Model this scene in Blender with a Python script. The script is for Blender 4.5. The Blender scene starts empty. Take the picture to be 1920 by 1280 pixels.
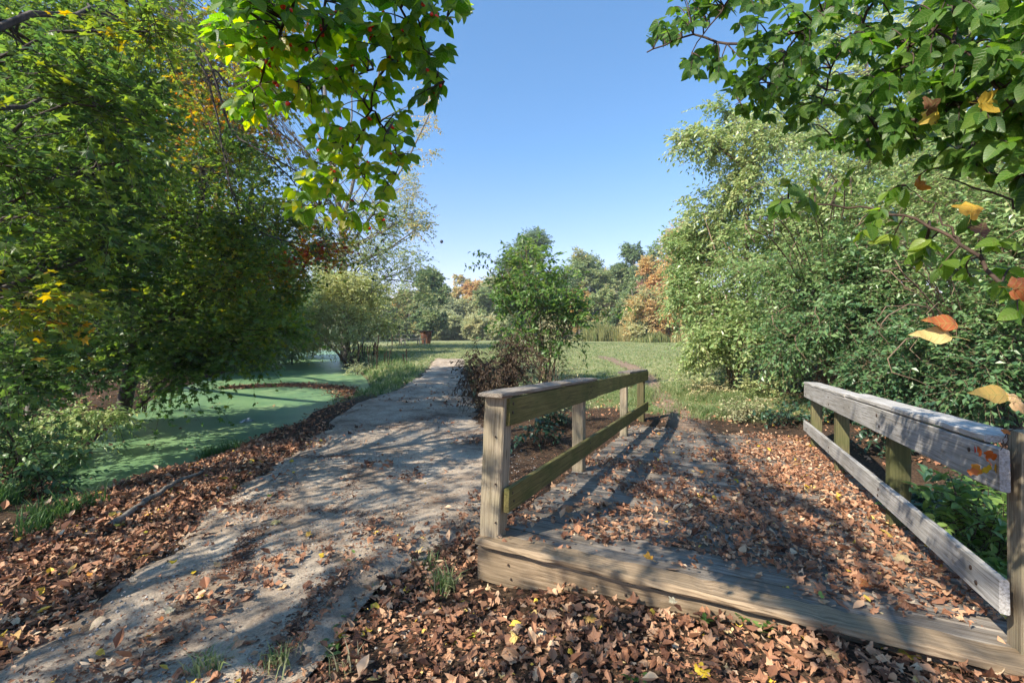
import bpy, math, random
import numpy as np
from mathutils import Vector, Matrix

random.seed(7)
RS = np.random.RandomState
scene = bpy.context.scene
COL = scene.collection
F = 907.0; CX = 960.0; HY = 622.0; CAMZ = 1.41

def P(px, py, d):
    return np.array([(px-CX)/F*d, d, CAMZ-(py-HY)/F*d])

def nz(v):
    v = np.asarray(v, float)
    return v/np.maximum(np.linalg.norm(v, axis=-1, keepdims=True), 1e-9)

def smooth(a, b, x):
    t = np.clip((np.asarray(x, float)-a)/(b-a), 0, 1)
    return t*t*(3-2*t)

_tab = RS(99).rand(256, 256)
def vnoise(x, y, f=1.0, off=0):
    x = np.asarray(x, float)*f+off*17.3+500; y = np.asarray(y, float)*f+off*9.1+500
    xi = np.floor(x).astype(int); yi = np.floor(y).astype(int)
    fx = x-xi; fy = y-yi
    fx = fx*fx*(3-2*fx); fy = fy*fy*(3-2*fy)
    g = lambda a, b: _tab[a % 256, b % 256]
    return (g(xi, yi)*(1-fx)+g(xi+1, yi)*fx)*(1-fy)+(g(xi, yi+1)*(1-fx)+g(xi+1, yi+1)*fx)*fy
def fbm(x, y, f=1.0, off=0):
    return (vnoise(x, y, f, off)*.55+vnoise(x, y, f*2.1, off+3)*.3+vnoise(x, y, f*4.3, off+5)*.15)

# ------------------------------------------------------------------ materials
def newmat(name):
    m = bpy.data.materials.new(name); m.use_nodes = True
    nt = m.node_tree; nt.nodes.clear()
    out = nt.nodes.new('ShaderNodeOutputMaterial')
    return m, nt, out
def nd(nt, typ, **kw):
    n = nt.nodes.new(typ)
    for k, v in kw.items():
        if k in n.inputs: n.inputs[k].default_value = v
        else: setattr(n, k, v)
    return n
def ramp(nt, stops, interp='LINEAR'):
    r = nt.nodes.new('ShaderNodeValToRGB'); e = r.color_ramp.elements
    r.color_ramp.interpolation = interp
    while len(e) < len(stops): e.new(.5)
    for i, (p, c) in enumerate(stops):
        e[i].position = p; e[i].color = (*c, 1)
    return r

def leafmat(name, stops, trans=.38, rough=.42, spec=.4, tboost=1.7, veins=False, hs=.30, ts=.22, objcol=False):
    m, nt, out = newmat(name)
    a = nd(nt, 'ShaderNodeAttribute', attribute_name='rv')
    s = nt.nodes.new('ShaderNodeSeparateXYZ'); nt.links.new(a.outputs['Vector'], s.inputs[0])
    m1 = nd(nt, 'ShaderNodeMath', operation='MULTIPLY_ADD'); m1.inputs[1].default_value = hs
    nt.links.new(s.outputs[0], m1.inputs[0]); nt.links.new(s.outputs[2], m1.inputs[2])
    m2 = nd(nt, 'ShaderNodeMath', operation='MULTIPLY_ADD'); m2.inputs[1].default_value = ts
    nt.links.new(s.outputs[1], m2.inputs[0]); nt.links.new(m1.outputs[0], m2.inputs[2])
    m3 = nd(nt, 'ShaderNodeMath', operation='SUBTRACT'); m3.inputs[1].default_value = (hs+ts)/2
    nt.links.new(m2.outputs[0], m3.inputs[0])
    r = ramp(nt, stops); nt.links.new(m3.outputs[0], r.inputs[0])
    col = r.outputs[0]
    if objcol: col = nt.nodes.new('ShaderNodeObjectInfo').outputs['Color']
    pr = nd(nt, 'ShaderNodeBsdfPrincipled', Roughness=rough)
    pr.inputs['Specular IOR Level'].default_value = spec
    if veins:
        lv = nd(nt, 'ShaderNodeAttribute', attribute_name='lv')
        sx = nt.nodes.new('ShaderNodeSeparateXYZ'); nt.links.new(lv.outputs['Vector'], sx.inputs[0])
        ab = nd(nt, 'ShaderNodeMath', operation='ABSOLUTE'); nt.links.new(sx.outputs[1], ab.inputs[0])
        # side veins: sin((t - .7|s|)*k)
        q = nd(nt, 'ShaderNodeMath', operation='MULTIPLY_ADD'); q.inputs[1].default_value = -.75
        nt.links.new(ab.outputs[0], q.inputs[0]); nt.links.new(sx.outputs[0], q.inputs[2])
        w = nd(nt, 'ShaderNodeMath', operation='MULTIPLY'); w.inputs[1].default_value = 46.0
        nt.links.new(q.outputs[0], w.inputs[0])
        si = nd(nt, 'ShaderNodeMath', operation='SINE'); nt.links.new(w.outputs[0], si.inputs[0])
        rr = ramp(nt, [(0.0, (0, 0, 0)), (.80, (0, 0, 0)), (1, (1, 1, 1))]); 
        mr = nd(nt, 'ShaderNodeMapRange'); mr.inputs[1].default_value = -1; nt.links.new(si.outputs[0], mr.inputs[0])
        nt.links.new(mr.outputs[0], rr.inputs[0])
        mid = nd(nt, 'ShaderNodeMath', operation='LESS_THAN'); mid.inputs[1].default_value = .014
        nt.links.new(ab.outputs[0], mid.inputs[0])
        mx0 = nd(nt, 'ShaderNodeMath', operation='MAXIMUM'); nt.links.new(rr.outputs[0], mx0.inputs[0]); nt.links.new(mid.outputs[0], mx0.inputs[1])
        sc = nd(nt, 'ShaderNodeMath', operation='MULTIPLY'); sc.inputs[1].default_value = .26
        nt.links.new(mx0.outputs[0], sc.inputs[0])
        mix = nd(nt, 'ShaderNodeMixRGB', Color2=(.30, .38, .10, 1)); nt.links.new(sc.outputs[0], mix.inputs[0]); nt.links.new(col, mix.inputs[1])
        # blotches
        tcn = nt.nodes.new('ShaderNodeTexCoord'); nn = nd(nt, 'ShaderNodeTexNoise', Scale=70.0, Detail=4.0)
        nt.links.new(tcn.outputs['Object'], nn.inputs[0])
        rb = ramp(nt, [(.60, (0, 0, 0)), (.70, (1, 1, 1))]); nt.links.new(nn.outputs[0], rb.inputs[0])
        sb = nd(nt, 'ShaderNodeMath', operation='MULTIPLY'); sb.inputs[1].default_value = .45; nt.links.new(rb.outputs[0], sb.inputs[0])
        mix2 = nd(nt, 'ShaderNodeMixRGB', Color2=(.11, .09, .025, 1)); nt.links.new(sb.outputs[0], mix2.inputs[0]); nt.links.new(mix.outputs[0], mix2.inputs[1])
        col = mix2.outputs[0]
        bp = nd(nt, 'ShaderNodeBump', Strength=.35, Distance=.002); nt.links.new(mx0.outputs[0], bp.inputs['Height'])
        nt.links.new(bp.outputs[0], pr.inputs['Normal'])
    nt.links.new(col, pr.inputs['Base Color'])
    tr = nt.nodes.new('ShaderNodeBsdfTranslucent')
    hsv = nd(nt, 'ShaderNodeHueSaturation', Value=tboost, Saturation=1.12, Hue=.492); nt.links.new(col, hsv.inputs['Color'])
    nt.links.new(hsv.outputs[0], tr.inputs[0])
    mx = nd(nt, 'ShaderNodeMixShader'); mx.inputs[0].default_value = trans
    nt.links.new(pr.outputs[0], mx.inputs[1]); nt.links.new(tr.outputs[0], mx.inputs[2])
    nt.links.new(mx.outputs[0], out.inputs[0])
    return m

def barkmat(name, c1, c2, scale=9.0):
    m, nt, out = newmat(name)
    tc = nt.nodes.new('ShaderNodeTexCoord'); mp = nd(nt, 'ShaderNodeMapping'); mp.inputs['Scale'].default_value = (1, 1, .28)
    nt.links.new(tc.outputs['Object'], mp.inputs[0])
    n = nd(nt, 'ShaderNodeTexNoise', Scale=scale*3, Detail=6.0, Roughness=.7); nt.links.new(mp.outputs[0], n.inputs[0])
    r = ramp(nt, [(.35, c1), (.68, c2)]); nt.links.new(n.outputs[0], r.inputs[0])
    pr = nd(nt, 'ShaderNodeBsdfPrincipled', Roughness=.85); nt.links.new(r.outputs[0], pr.inputs[0])
    b = nd(nt, 'ShaderNodeBump', Strength=.6, Distance=.02); nt.links.new(n.outputs[0], b.inputs['Height']); nt.links.new(b.outputs[0], pr.inputs['Normal'])
    nt.links.new(pr.outputs[0], out.inputs[0]); return m

def woodmat(name, cols, dark, moss=None, mossamt=.4, grain=1.0, blot=.5):
    """weathered board; grain runs along the object's local X"""
    m, nt, out = newmat(name)
    tc = nt.nodes.new('ShaderNodeTexCoord'); oi = nt.nodes.new('ShaderNodeObjectInfo')
    ad = nd(nt, 'ShaderNodeVectorMath', operation='SCALE'); ad.inputs[0].default_value = (31, 17, 53)
    nt.links.new(oi.outputs['Random'], ad.inputs['Scale'])
    av = nd(nt, 'ShaderNodeVectorMath', operation='ADD'); nt.links.new(tc.outputs['Object'], av.inputs[0]); nt.links.new(ad.outputs[0], av.inputs[1])
    mp = nd(nt, 'ShaderNodeMapping'); mp.inputs['Scale'].default_value = (1.0, 36, 36); nt.links.new(av.outputs[0], mp.inputs[0])
    # warp
    nw = nd(nt, 'ShaderNodeTexNoise', Scale=2.2, Detail=2.0); nt.links.new(av.outputs[0], nw.inputs[0])
    ws = nd(nt, 'ShaderNodeVectorMath', operation='SCALE'); ws.inputs['Scale'].default_value = .9; nt.links.new(nw.outputs['Color'], ws.inputs[0])
    wa = nd(nt, 'ShaderNodeVectorMath', operation='ADD'); nt.links.new(mp.outputs[0], wa.inputs[0]); nt.links.new(ws.outputs[0], wa.inputs[1])
    n = nd(nt, 'ShaderNodeTexNoise', Scale=2.6*grain, Detail=7.0, Roughness=.68); nt.links.new(wa.outputs[0], n.inputs[0])
    r = ramp(nt, [(.28, dark), (.45, cols[0]), (.62, cols[1]), (.8, cols[2])]); nt.links.new(n.outputs[0], r.inputs[0])
    big = nd(nt, 'ShaderNodeTexNoise', Scale=3.1, Detail=4.0); nt.links.new(av.outputs[0], big.inputs[0])
    rb = ramp(nt, [(.42, (0, 0, 0)), (.66, (1, 1, 1))]); nt.links.new(big.outputs[0], rb.inputs[0])
    sc = nd(nt, 'ShaderNodeMath', operation='MULTIPLY'); sc.inputs[1].default_value = mossamt; nt.links.new(rb.outputs[0], sc.inputs[0])
    mix = nd(nt, 'ShaderNodeMixRGB', Color2=(*(moss or dark), 1)); nt.links.new(sc.outputs[0], mix.inputs[0]); nt.links.new(r.outputs[0], mix.inputs[1])
    # knots / stains
    vo = nd(nt, 'ShaderNodeTexVoronoi', Scale=1.0); mk = nd(nt, 'ShaderNodeMapping'); mk.inputs['Scale'].default_value = (2.4, 8, 8)
    nt.links.new(av.outputs[0], mk.inputs[0]); nt.links.new(mk.outputs[0], vo.inputs[0])
    rk = ramp(nt, [(.05, (1, 1, 1)), (.12, (0, 0, 0))]); nt.links.new(vo.outputs['Distance'], rk.inputs[0])
    sk = nd(nt, 'ShaderNodeMath', operation='MULTIPLY'); sk.inputs[1].default_value = .6; nt.links.new(rk.outputs[0], sk.inputs[0])
    mix2 = nd(nt, 'ShaderNodeMixRGB', Color2=(*dark, 1)); nt.links.new(sk.outputs[0], mix2.inputs[0]); nt.links.new(mix.outputs[0], mix2.inputs[1])
    # per board value
    mr = nd(nt, 'ShaderNodeMapRange'); mr.inputs[3].default_value = .78; mr.inputs[4].default_value = 1.2; nt.links.new(oi.outputs['Random'], mr.inputs[0])
    hv = nd(nt, 'ShaderNodeHueSaturation'); nt.links.new(mix2.outputs[0], hv.inputs['Color']); nt.links.new(mr.outputs[0], hv.inputs['Value'])
    pr = nd(nt, 'ShaderNodeBsdfPrincipled', Roughness=.78); pr.inputs['Specular IOR Level'].default_value = .25
    nt.links.new(hv.outputs[0], pr.inputs[0])
    b = nd(nt, 'ShaderNodeBump', Strength=.55, Distance=.006); nt.links.new(n.outputs[0], b.inputs['Height']); nt.links.new(b.outputs[0], pr.inputs['Normal'])
    nt.links.new(pr.outputs[0], out.inputs[0]); return m

def plain(name, c, rough=.7, noise=.0, c2=None, sc=20.0, spec=.3, bump=0, usecol=False, trans=0):
    m, nt, out = newmat(name)
    pr = nd(nt, 'ShaderNodeBsdfPrincipled', Roughness=rough); pr.inputs['Base Color'].default_value = (*c, 1)
    pr.inputs['Specular IOR Level'].default_value = spec
    tc = nt.nodes.new('ShaderNodeTexCoord'); n = nd(nt, 'ShaderNodeTexNoise', Scale=sc, Detail=5.0); nt.links.new(tc.outputs['Object'], n.inputs[0])
    src = None
    if usecol:
        oi = nt.nodes.new('ShaderNodeObjectInfo')
        r = ramp(nt, [(.35, (.55, .5, .45)), (.6, (1.1, 1.1, 1.1))]); nt.links.new(n.outputs[0], r.inputs[0])
        mu = nd(nt, 'ShaderNodeMixRGB', blend_type='MULTIPLY', Fac=1.0); nt.links.new(oi.outputs['Color'], mu.inputs[1]); nt.links.new(r.outputs[0], mu.inputs[2])
        src = mu.outputs[0]
    elif c2:
        r = ramp(nt, [(.35, c), (.65, c2)]); nt.links.new(n.outputs[0], r.inputs[0]); src = r.outputs[0]
    if src: nt.links.new(src, pr.inputs['Base Color'])
    if bump:
        b = nd(nt, 'ShaderNodeBump', Strength=bump, Distance=.01); nt.links.new(n.outputs[0], b.inputs['Height']); nt.links.new(b.outputs[0], pr.inputs['Normal'])
    if trans:
        tr = nt.nodes.new('ShaderNodeBsdfTranslucent'); mx = nd(nt, 'ShaderNodeMixShader'); mx.inputs[0].default_value = trans
        if src: nt.links.new(src, tr.inputs[0])
        else: tr.inputs[0].default_value = (*c, 1)
        nt.links.new(pr.outputs[0], mx.inputs[1]); nt.links.new(tr.outputs[0], mx.inputs[2]); nt.links.new(mx.outputs[0], out.inputs[0])
    else: nt.links.new(pr.outputs[0], out.inputs[0])
    return m

# ------------------------------------------------------------------ mesh building
class MB:
    def __init__(s): s.V = []; s.F = []; s.A = []; s.L = []; s.S = []; s.n = 0
    def add(s, V, Fc, rv=(0.5, .5, .5), lv=None, sm=False):
        V = np.asarray(V, float).reshape(-1, 3); Fc = np.asarray(Fc, int).reshape(-1, 3)
        s.V.append(V); s.F.append(Fc+s.n); s.n += len(V)
        rv = np.asarray(rv, float)
        s.A.append(np.broadcast_to(rv, (len(Fc), 3)).copy() if rv.ndim == 1 else rv)
        s.L.append(np.zeros((len(V), 3)) if lv is None else lv)
        s.S.append(np.full(len(Fc), sm))
    def build(s, name, mat, parent=None, cols=True):
        me = bpy.data.meshes.new(name)
        V = np.concatenate(s.V); Fc = np.concatenate(s.F); A = np.concatenate(s.A); L = np.concatenate(s.L); S = np.concatenate(s.S)
        me.vertices.add(len(V)); me.vertices.foreach_set('co', V.ravel().astype(np.float32))
        me.loops.add(len(Fc)*3); me.loops.foreach_set('vertex_index', Fc.ravel().astype(np.int32))
        me.polygons.add(len(Fc)); me.polygons.foreach_set('loop_start', (np.arange(len(Fc))*3).astype(np.int32))
        me.polygons.foreach_set('loop_total', np.full(len(Fc), 3, np.int32))
        me.polygons.foreach_set('use_smooth', S)
        if cols:
            a = me.attributes.new('rv', 'FLOAT_VECTOR', 'FACE'); a.data.foreach_set('vector', A.ravel().astype(np.float32))
            if L.any():
                b = me.attributes.new('lv', 'FLOAT_VECTOR', 'POINT'); b.data.foreach_set('vector', L.ravel().astype(np.float32))
        me.update(); me.validate()
        for m in (mat if isinstance(mat, (list, tuple)) else [mat]): me.materials.append(m)
        o = bpy.data.objects.new(name, me); COL.objects.link(o)
        if parent is not None: o.parent = parent
        return o

def tag(o, label=None, cat=None, group=None, kind=None):
    if label: o['label'] = label
    if cat: o['category'] = cat
    if group: o['group'] = group
    if kind: o['kind'] = kind
    return o
def thing(name, label, cat, loc=(0, 0, 0), group=None):
    o = bpy.data.objects.new(name, None); COL.objects.link(o); o.location = loc
    o.empty_display_size = .2
    return tag(o, label, cat, group)
def rebase(root, parts):
    """keep world positions although the root stands at its base"""
    for p in parts:
        p.matrix_parent_inverse = Matrix.Translation(-Vector(root.location))
def copy_tree(root, loc, rz, sc, label, name=None):
    r = root.copy(); COL.objects.link(r); r.location = loc; r.rotation_euler = (0, 0, rz); r.scale = sc if hasattr(sc, '__len__') else (sc,)*3
    if label: r['label'] = label
    for ch in root.children:
        c = ch.copy(); COL.objects.link(c); c.parent = r
    return r

def tubes(M, pts, rad, sides=5, rv=(.5, .5, .5), cap=False):
    pts = np.asarray(pts, float); rad = np.asarray(rad, float)
    if pts.ndim == 2: pts = pts[None]; rad = rad[None]
    n, k, _ = pts.shape
    t = nz(np.gradient(pts, axis=1))
    ref = np.array([.31, .17, .93]); ref /= np.linalg.norm(ref)
    a = np.cross(t, ref); bad = np.linalg.norm(a, axis=-1) < .15
    a[bad] = np.cross(t[bad], [1, 0, 0]); a = nz(a); b = np.cross(t, a)
    th = np.arange(sides)/sides*2*math.pi
    V = pts[:, :, None]+rad[:, :, None, None]*(a[:, :, None]*np.cos(th)[None, None, :, None]+b[:, :, None]*np.sin(th)[None, None, :, None])
    idx = np.arange(n*k*sides).reshape(n, k, sides)
    i0 = idx[:, :-1]; i1 = idx[:, 1:]
    f1 = np.stack([i0, np.roll(i0, -1, 2), np.roll(i1, -1, 2)], -1).reshape(-1, 3)
    f2 = np.stack([i0, np.roll(i1, -1, 2), i1], -1).reshape(-1, 3)
    M.add(V, np.concatenate([f1, f2]), rv, sm=True)

def place(M, T, Pp, D, N, s, rv, wid=None, sm=False):
    """T=(verts,faces) leaf with x the length axis"""
    TV, TF = T; D = nz(D); B = nz(np.cross(N, D)); Nn = np.cross(D, B)
    s = np.broadcast_to(s, (len(Pp),)); w = s if wid is None else s*wid
    V = Pp[:, None]+s[:, None, None]*TV[None, :, 0:1]*D[:, None]+w[:, None, None]*TV[None, :, 1:2]*B[:, None]+s[:, None, None]*TV[None, :, 2:3]*Nn[:, None]
    nv = len(TV); Fc = (TF[None]+np.arange(len(Pp))[:, None, None]*nv).reshape(-1, 3)
    M.add(V, Fc, np.repeat(rv, len(TF), 0), np.tile(np.c_[TV[:, 0], TV[:, 1], np.zeros(nv)], (len(Pp), 1)), sm)

T_RH = (np.array([[0, 0, 0], [.48, .27, .10], [1, 0, -.06], [.48, -.27, .10]]), np.array([[0, 2, 1], [0, 3, 2]]))
def ovate(w=.27, segs=(0, .1, .25, .42, .6, .78, .92, 1), fold=.2, curl=.10, tip=1.0):
    prof = lambda t: w*((math.sin(math.pi*min(1, t**.72)))**.85)*(1-.15*t) if 0 < t < 1 else 0
    V = []; 
    for t in segs:
        z = -curl*t*t; h = prof(t)
        V += [[t, 0, z], [t, h, z+fold*h], [t, -h, z+fold*h]]
    Fc = []
    for i in range(len(segs)-1):
        a = i*3; b = a+3
        Fc += [[a, b, b+1], [a, b+1, a+1], [a, b+2, b], [a, a+2, b+2]]
    Fc = [f for f in Fc]
    return np.array(V), np.array(Fc)
T_OV = ovate()
T_MID = ovate(.29, (0, .2, .5, .8, 1), .3, .18)
T_LONG = ovate(.15, (0, .25, .6, 1), .3, .3)
def maple(rng, curl=.0, rings=1, lob=1.0, wob=0.0):
    ang = np.radians([0, 14, 27, 40, 52, 66, 84, 104, 120, 150, 180]); r = np.array([1, .80, .64, .78, .92, .76, .60, .66, .56, .42, .2])
    ang = np.r_[ang, -ang[-2:0:-1]]; r = np.r_[r, r[-2:0:-1]]
    r = r*(1+(rng.rand(len(r))-.5)*.16*lob)
    n = len(r); V = [[0, 0, 0]]
    ph = rng.rand()*6.28; ph2 = rng.rand()*6.28
    for q in range(1, rings+1):
        f = q/rings
        for a, rr in zip(ang, r):
            x, y = rr*f*math.cos(a), rr*f*math.sin(a)
            z = curl*(x*x*math.cos(ph)+y*y*math.sin(ph)*1.3+.7*x*y*math.sin(ph2)) + (wob*(rng.rand()-.5)*f)
            V.append([x, y, z])
    Fc = [[0, 1+i, 1+(i+1) % n] for i in range(n)]
    for q in range(rings-1):
        a = 1+q*n; b = a+n
        for i in range(n):
            j = (i+1) % n
            Fc += [[a+i, b+i, b+j], [a+i, b+j, a+j]]
    V = np.array(V); V[:, 0] += .14; V *= .52
    return V, np.array(Fc)
_r = RS(5)
T_MAP = maple(_r, .25)
def maple_lite():
    ang = np.radians([0, 27, 52, 84, 112, 180, 248, 276, 308, 333]); r = np.array([1, .5, .9, .42, .6, .12, .6, .42, .9, .5])
    V = [[0, 0, .06]]+[[rr*math.cos(a), rr*math.sin(a), -.12*rr] for a, rr in zip(ang, r)]
    Fc = [[0, 1+i, 1+(i+1) % 10] for i in range(10)]
    V = np.array(V); V[:, 0] += .12; V *= .52
    return V, np.array(Fc)
T_ML = maple_lite()

def crown(MW, ML, rng, clumps, trunk, tr, T=T_RH, leaf=.09, nleaf=9, tw=.5, droop=.25, flat=.5, up=.15, twr=.004, sides=3, limb=.05, jit=.5, hubs=10, lsp=.35, hubr=.32, dm=1.0):
    """clumps: (centre, radii, n_twigs, hue)"""
    trunk = np.asarray(trunk, float)
    for (c, R, n, hue) in clumps:
        n = int(n*dm)
        c = np.asarray(c, float); R = np.broadcast_to(np.asarray(R, float), (3,))
        # limb
        hd = np.linalg.norm(trunk[:, :2]-c[:2], axis=1)
        sc = np.abs(trunk[:, 2]-(c[2]-.55*hd)); i = int(np.argmin(sc))
        p0 = trunk[i]; ts = np.linspace(0, 1, 7)[:, None]
        mid = (p0+c)/2+np.array([0, 0, .18*np.linalg.norm(c-p0)])+rng.randn(3)*.06*np.linalg.norm(c-p0)
        L = (1-ts)**2*p0+2*ts*(1-ts)*mid+ts**2*c; L[1:-1] += rng.randn(5, 3)*.02*np.linalg.norm(c-p0)
        r0 = min(tr[i]*.7, limb*max(.5, np.mean(R)))
        tubes(MW, L, np.linspace(r0, r0*.35, 7), 5)
        nh = max(3, n//hubs)
        hd_ = nz(rng.randn(nh, 3)); H = c+hd_*R*(rng.rand(nh, 1)**.5)*.78
        k = 5; ts = np.linspace(0, 1, k)[None, :, None]
        st = L[np.clip((3+rng.rand(nh)*4).astype(int), 0, 6)]
        md = (st+H)/2+rng.randn(nh, 3)*.12*np.mean(R); md[:, 2] += .1*np.mean(R)
        B = (1-ts)**2*st[:, None]+2*ts*(1-ts)*md[:, None]+ts**2*H[:, None]
        tubes(MW, B, np.linspace(r0*.35, twr*1.3, k)[None].repeat(nh, 0), 4)
        hi = rng.randint(0, nh, n)
        out = (H[hi]-c)/R
        d = nz(out*.9+rng.randn(n, 3)*[.6, .6, .6*(1-flat*.6)]+[0, 0, up])
        q = H[hi]+rng.randn(n, 3)*np.mean(R)*hubr*[1, 1, 1-.55*flat]*.6
        ln = tw*(.6+.8*rng.rand(n))
        tt = np.linspace(0, 1, 4)[None, :, None]
        S = q[:, None]+d[:, None]*ln[:, None, None]*tt; S[..., 2] -= (droop*ln[:, None])*(tt[..., 0]**2)
        tubes(MW, S, np.array([1, .8, .6, .35])[None]*twr*(.7+.6*rng.rand(n))[:, None], sides)
        # leaves
        m = nleaf; t = (.12+.88*(np.arange(m)+rng.rand(n, m))/m)
        Pp = q[:, None]+d[:, None]*(ln[:, None]*t)[..., None]; Pp[..., 2] -= droop*ln[:, None]*t**2
        side = nz(np.cross(d, [0, 0, 1.0])); sg = np.where((np.arange(m) % 2)[None] == 0, 1., -1.)*np.ones((n, 1))
        D = d[:, None]*(.35+lsp*t[..., None])+side[:, None]*sg[..., None]*.8+rng.randn(n, m, 3)*jit*.7; D[..., 2] -= droop*1.1
        N = rng.randn(n, m, 3)*jit*[1, 1, .6]+[0, 0, 1.0]
        Pp = Pp.reshape(-1, 3); D = nz(D).reshape(-1, 3); N = nz(N).reshape(-1, 3)
        s = leaf*(.6+.75*rng.rand(len(Pp)))
        rv = np.c_[rng.rand(len(Pp)), np.repeat(rng.rand(n), m), np.full(len(Pp), hue)]
        place(ML, T, Pp, D, N, s, rv)

def trunkline(pts, k=10, wob=.03, rng=None):
    pts = np.asarray(pts, float); u = np.linspace(0, len(pts)-1, k)
    i = np.minimum(u.astype(int), len(pts)-2); f = (u-i)[:, None]
    g = lambda j: pts[np.clip(j, 0, len(pts)-1)]
    a, b, c, d = g(i-1), g(i), g(i+1), g(i+2)
    L = .5*((2*b)+(-a+c)*f+(2*a-5*b+4*c-d)*f**2+(-a+3*b-3*c+d)*f**3)
    if rng is not None: L[1:] += rng.randn(k-1, 3)*wob
    return L

# ------------------------------------------------------------------ terrain
BO = np.array([-.11, 3.30]); U2 = np.array([.4, .9165]); W2 = np.array([.9165, -.4]); BSL = -.05
def bl(x, y):
    dx = np.asarray(x)-BO[0]; dy = np.asarray(y)-BO[1]
    return dx*U2[0]+dy*U2[1], dx*W2[0]+dy*W2[1]
def bw(L, V, z=0.0):
    p = BO+L*U2+V*W2; return np.array([p[0], p[1], z+BSL*L])

WZ = -.5
pond_px = [(140, 930), (215, 905), (330, 878), (450, 828), (560, 788), (575, 772), (690, 735), (683, 712), (660, 688), (648, 668), (640, 657)]
pond = []
for a, b in pond_px:
    d = F*(CAMZ-WZ)/(b-HY); pond.append(((a-CX)/F*d, d))
pond += [(-12, 52), (-2, 56), (30, 62), (45, 66), (45, 112), (-40, 118), (-70, 100), (-40, 70)]
for a, b in [(552, 657), (500, 671), (420, 700), (300, 746), (235, 790), (175, 845), (135, 895)]:
    d = F*(CAMZ-WZ)/(b-HY); pond.append(((a-CX)/F*d, d))
pond = np.array(pond)
def sdf(x, y, poly):
    x = np.asarray(x, float); y = np.asarray(y, float)
    d = np.full(x.shape, 1e9); ins = np.zeros(x.shape, bool); n = len(poly)
    for i in range(n):
        a = poly[i]; b = poly[(i+1) % n]; e = b-a
        t = np.clip(((x-a[0])*e[0]+(y-a[1])*e[1])/(e@e), 0, 1)
        d = np.minimum(d, np.hypot(x-a[0]-t*e[0], y-a[1]-t*e[1]))
        c = ((a[1] > y) != (b[1] > y)) & (x < (b[0]-a[0])*(y-a[1])/((b[1]-a[1]) or 1e-9)+a[0]); ins ^= c
    return np.where(ins, -d, d)
def height(x, y, micro=True):
    x = np.asarray(x, float); y = np.asarray(y, float)
    z = np.interp(y, [-20, 2, 12, 20, 38, 60, 400], [-.3, -.3, -.3, -.12, .45, .45, .6])
    z = z + .35*smooth(3.5, 9, x)*smooth(2, 6, y)*(1-smooth(14, 30, y))
    L, V = bl(x, y)
    z = z + (.14*smooth(0, .9, V)+.10*smooth(.9, 1.9, V))*smooth(-1.8, -.35, L)*smooth(.5, .1, L)
    z = z - .75*np.exp(-((L-2.9)/.95)**2)*smooth(-.35, .7, V)*(1-.5*smooth(6, 12, V))
    z = z - .25*np.exp(-((L-2.9)/2.0)**2)*smooth(2.5, 3.6, V)*(1-smooth(6, 12, V))
    if micro: z = z+(fbm(x, y, .9)-.5)*.10*(1-.7*smooth(20, 60, y))+(fbm(x, y, 6.0, 2)-.5)*.03
    s = sdf(x, y, pond)
    bank = np.where(s > 0, WZ-.02+(z-WZ+.02)*smooth(0, 1.0, s+.05), WZ-.02-.5*np.clip(-s, 0, 1))
    z = np.where(s < 1.3, np.minimum(bank, np.where(s > 0, z, 9)), z)
    return z
def gp(px, py, zoff=0.0):
    """point of the ground seen at that place"""
    d = np.geomspace(1.2, 120, 1500); X = (px-CX)/F*d; Z = CAMZ-(py-HY)/F*d
    h = height(X, d)+zoff; i = int(np.argmax(Z < h)); 
    if not (Z < h).any(): i = len(d)-1
    return np.array([X[i], d[i], h[i]])
def dp(px, py):
    """point of the sloping deck"""
    ry = np.array([(px-CX)/F, 1.0, -(py-HY)/F]); 
    # z = BSL*L ; L=(x-bx)U0+(y-by)U1
    a = ry[2]-BSL*(ry[0]*U2[0]+ry[1]*U2[1]); b = -CAMZ+BSL*(-BO[0]*U2[0]-BO[1]*U2[1])
    t = b/a; return ry*t+[0, 0, CAMZ]

rows = [1900, 1500, 1280, 1190, 1100, 1040, 1000, 950, 900, 860, 815, 780, 750, 725, 700, 685, 673]
xl = [-640, -300, -60, 80, 225, 290, 335, 385, 455, 520, 592, 630, 680, 755, 790, 805, 815]
xr = [400, 480, 560, 640, 705, 800, 900, 925, 945, 955, 935, 900, 890, 884, 878, 873, 870]
def gflat(px, py):
    d = np.geomspace(.8, 120, 3000); h = np.interp(d, [-20, 2, 12, 20, 38, 60, 400], [-.3, -.3, -.3, -.12, .45, .45, .6])
    Z = CAMZ-(py-HY)/F*d; i = int(np.argmax(Z < h)); return np.array([(px-CX)/F*d[i], d[i]])
PL = np.array([gflat(a, r) for a, r in zip(xl, rows)]); PR = np.array([gflat(a, r) for a, r in zip(xr, rows)])
pathpoly = np.concatenate([PL, PR[::-1]])

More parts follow.
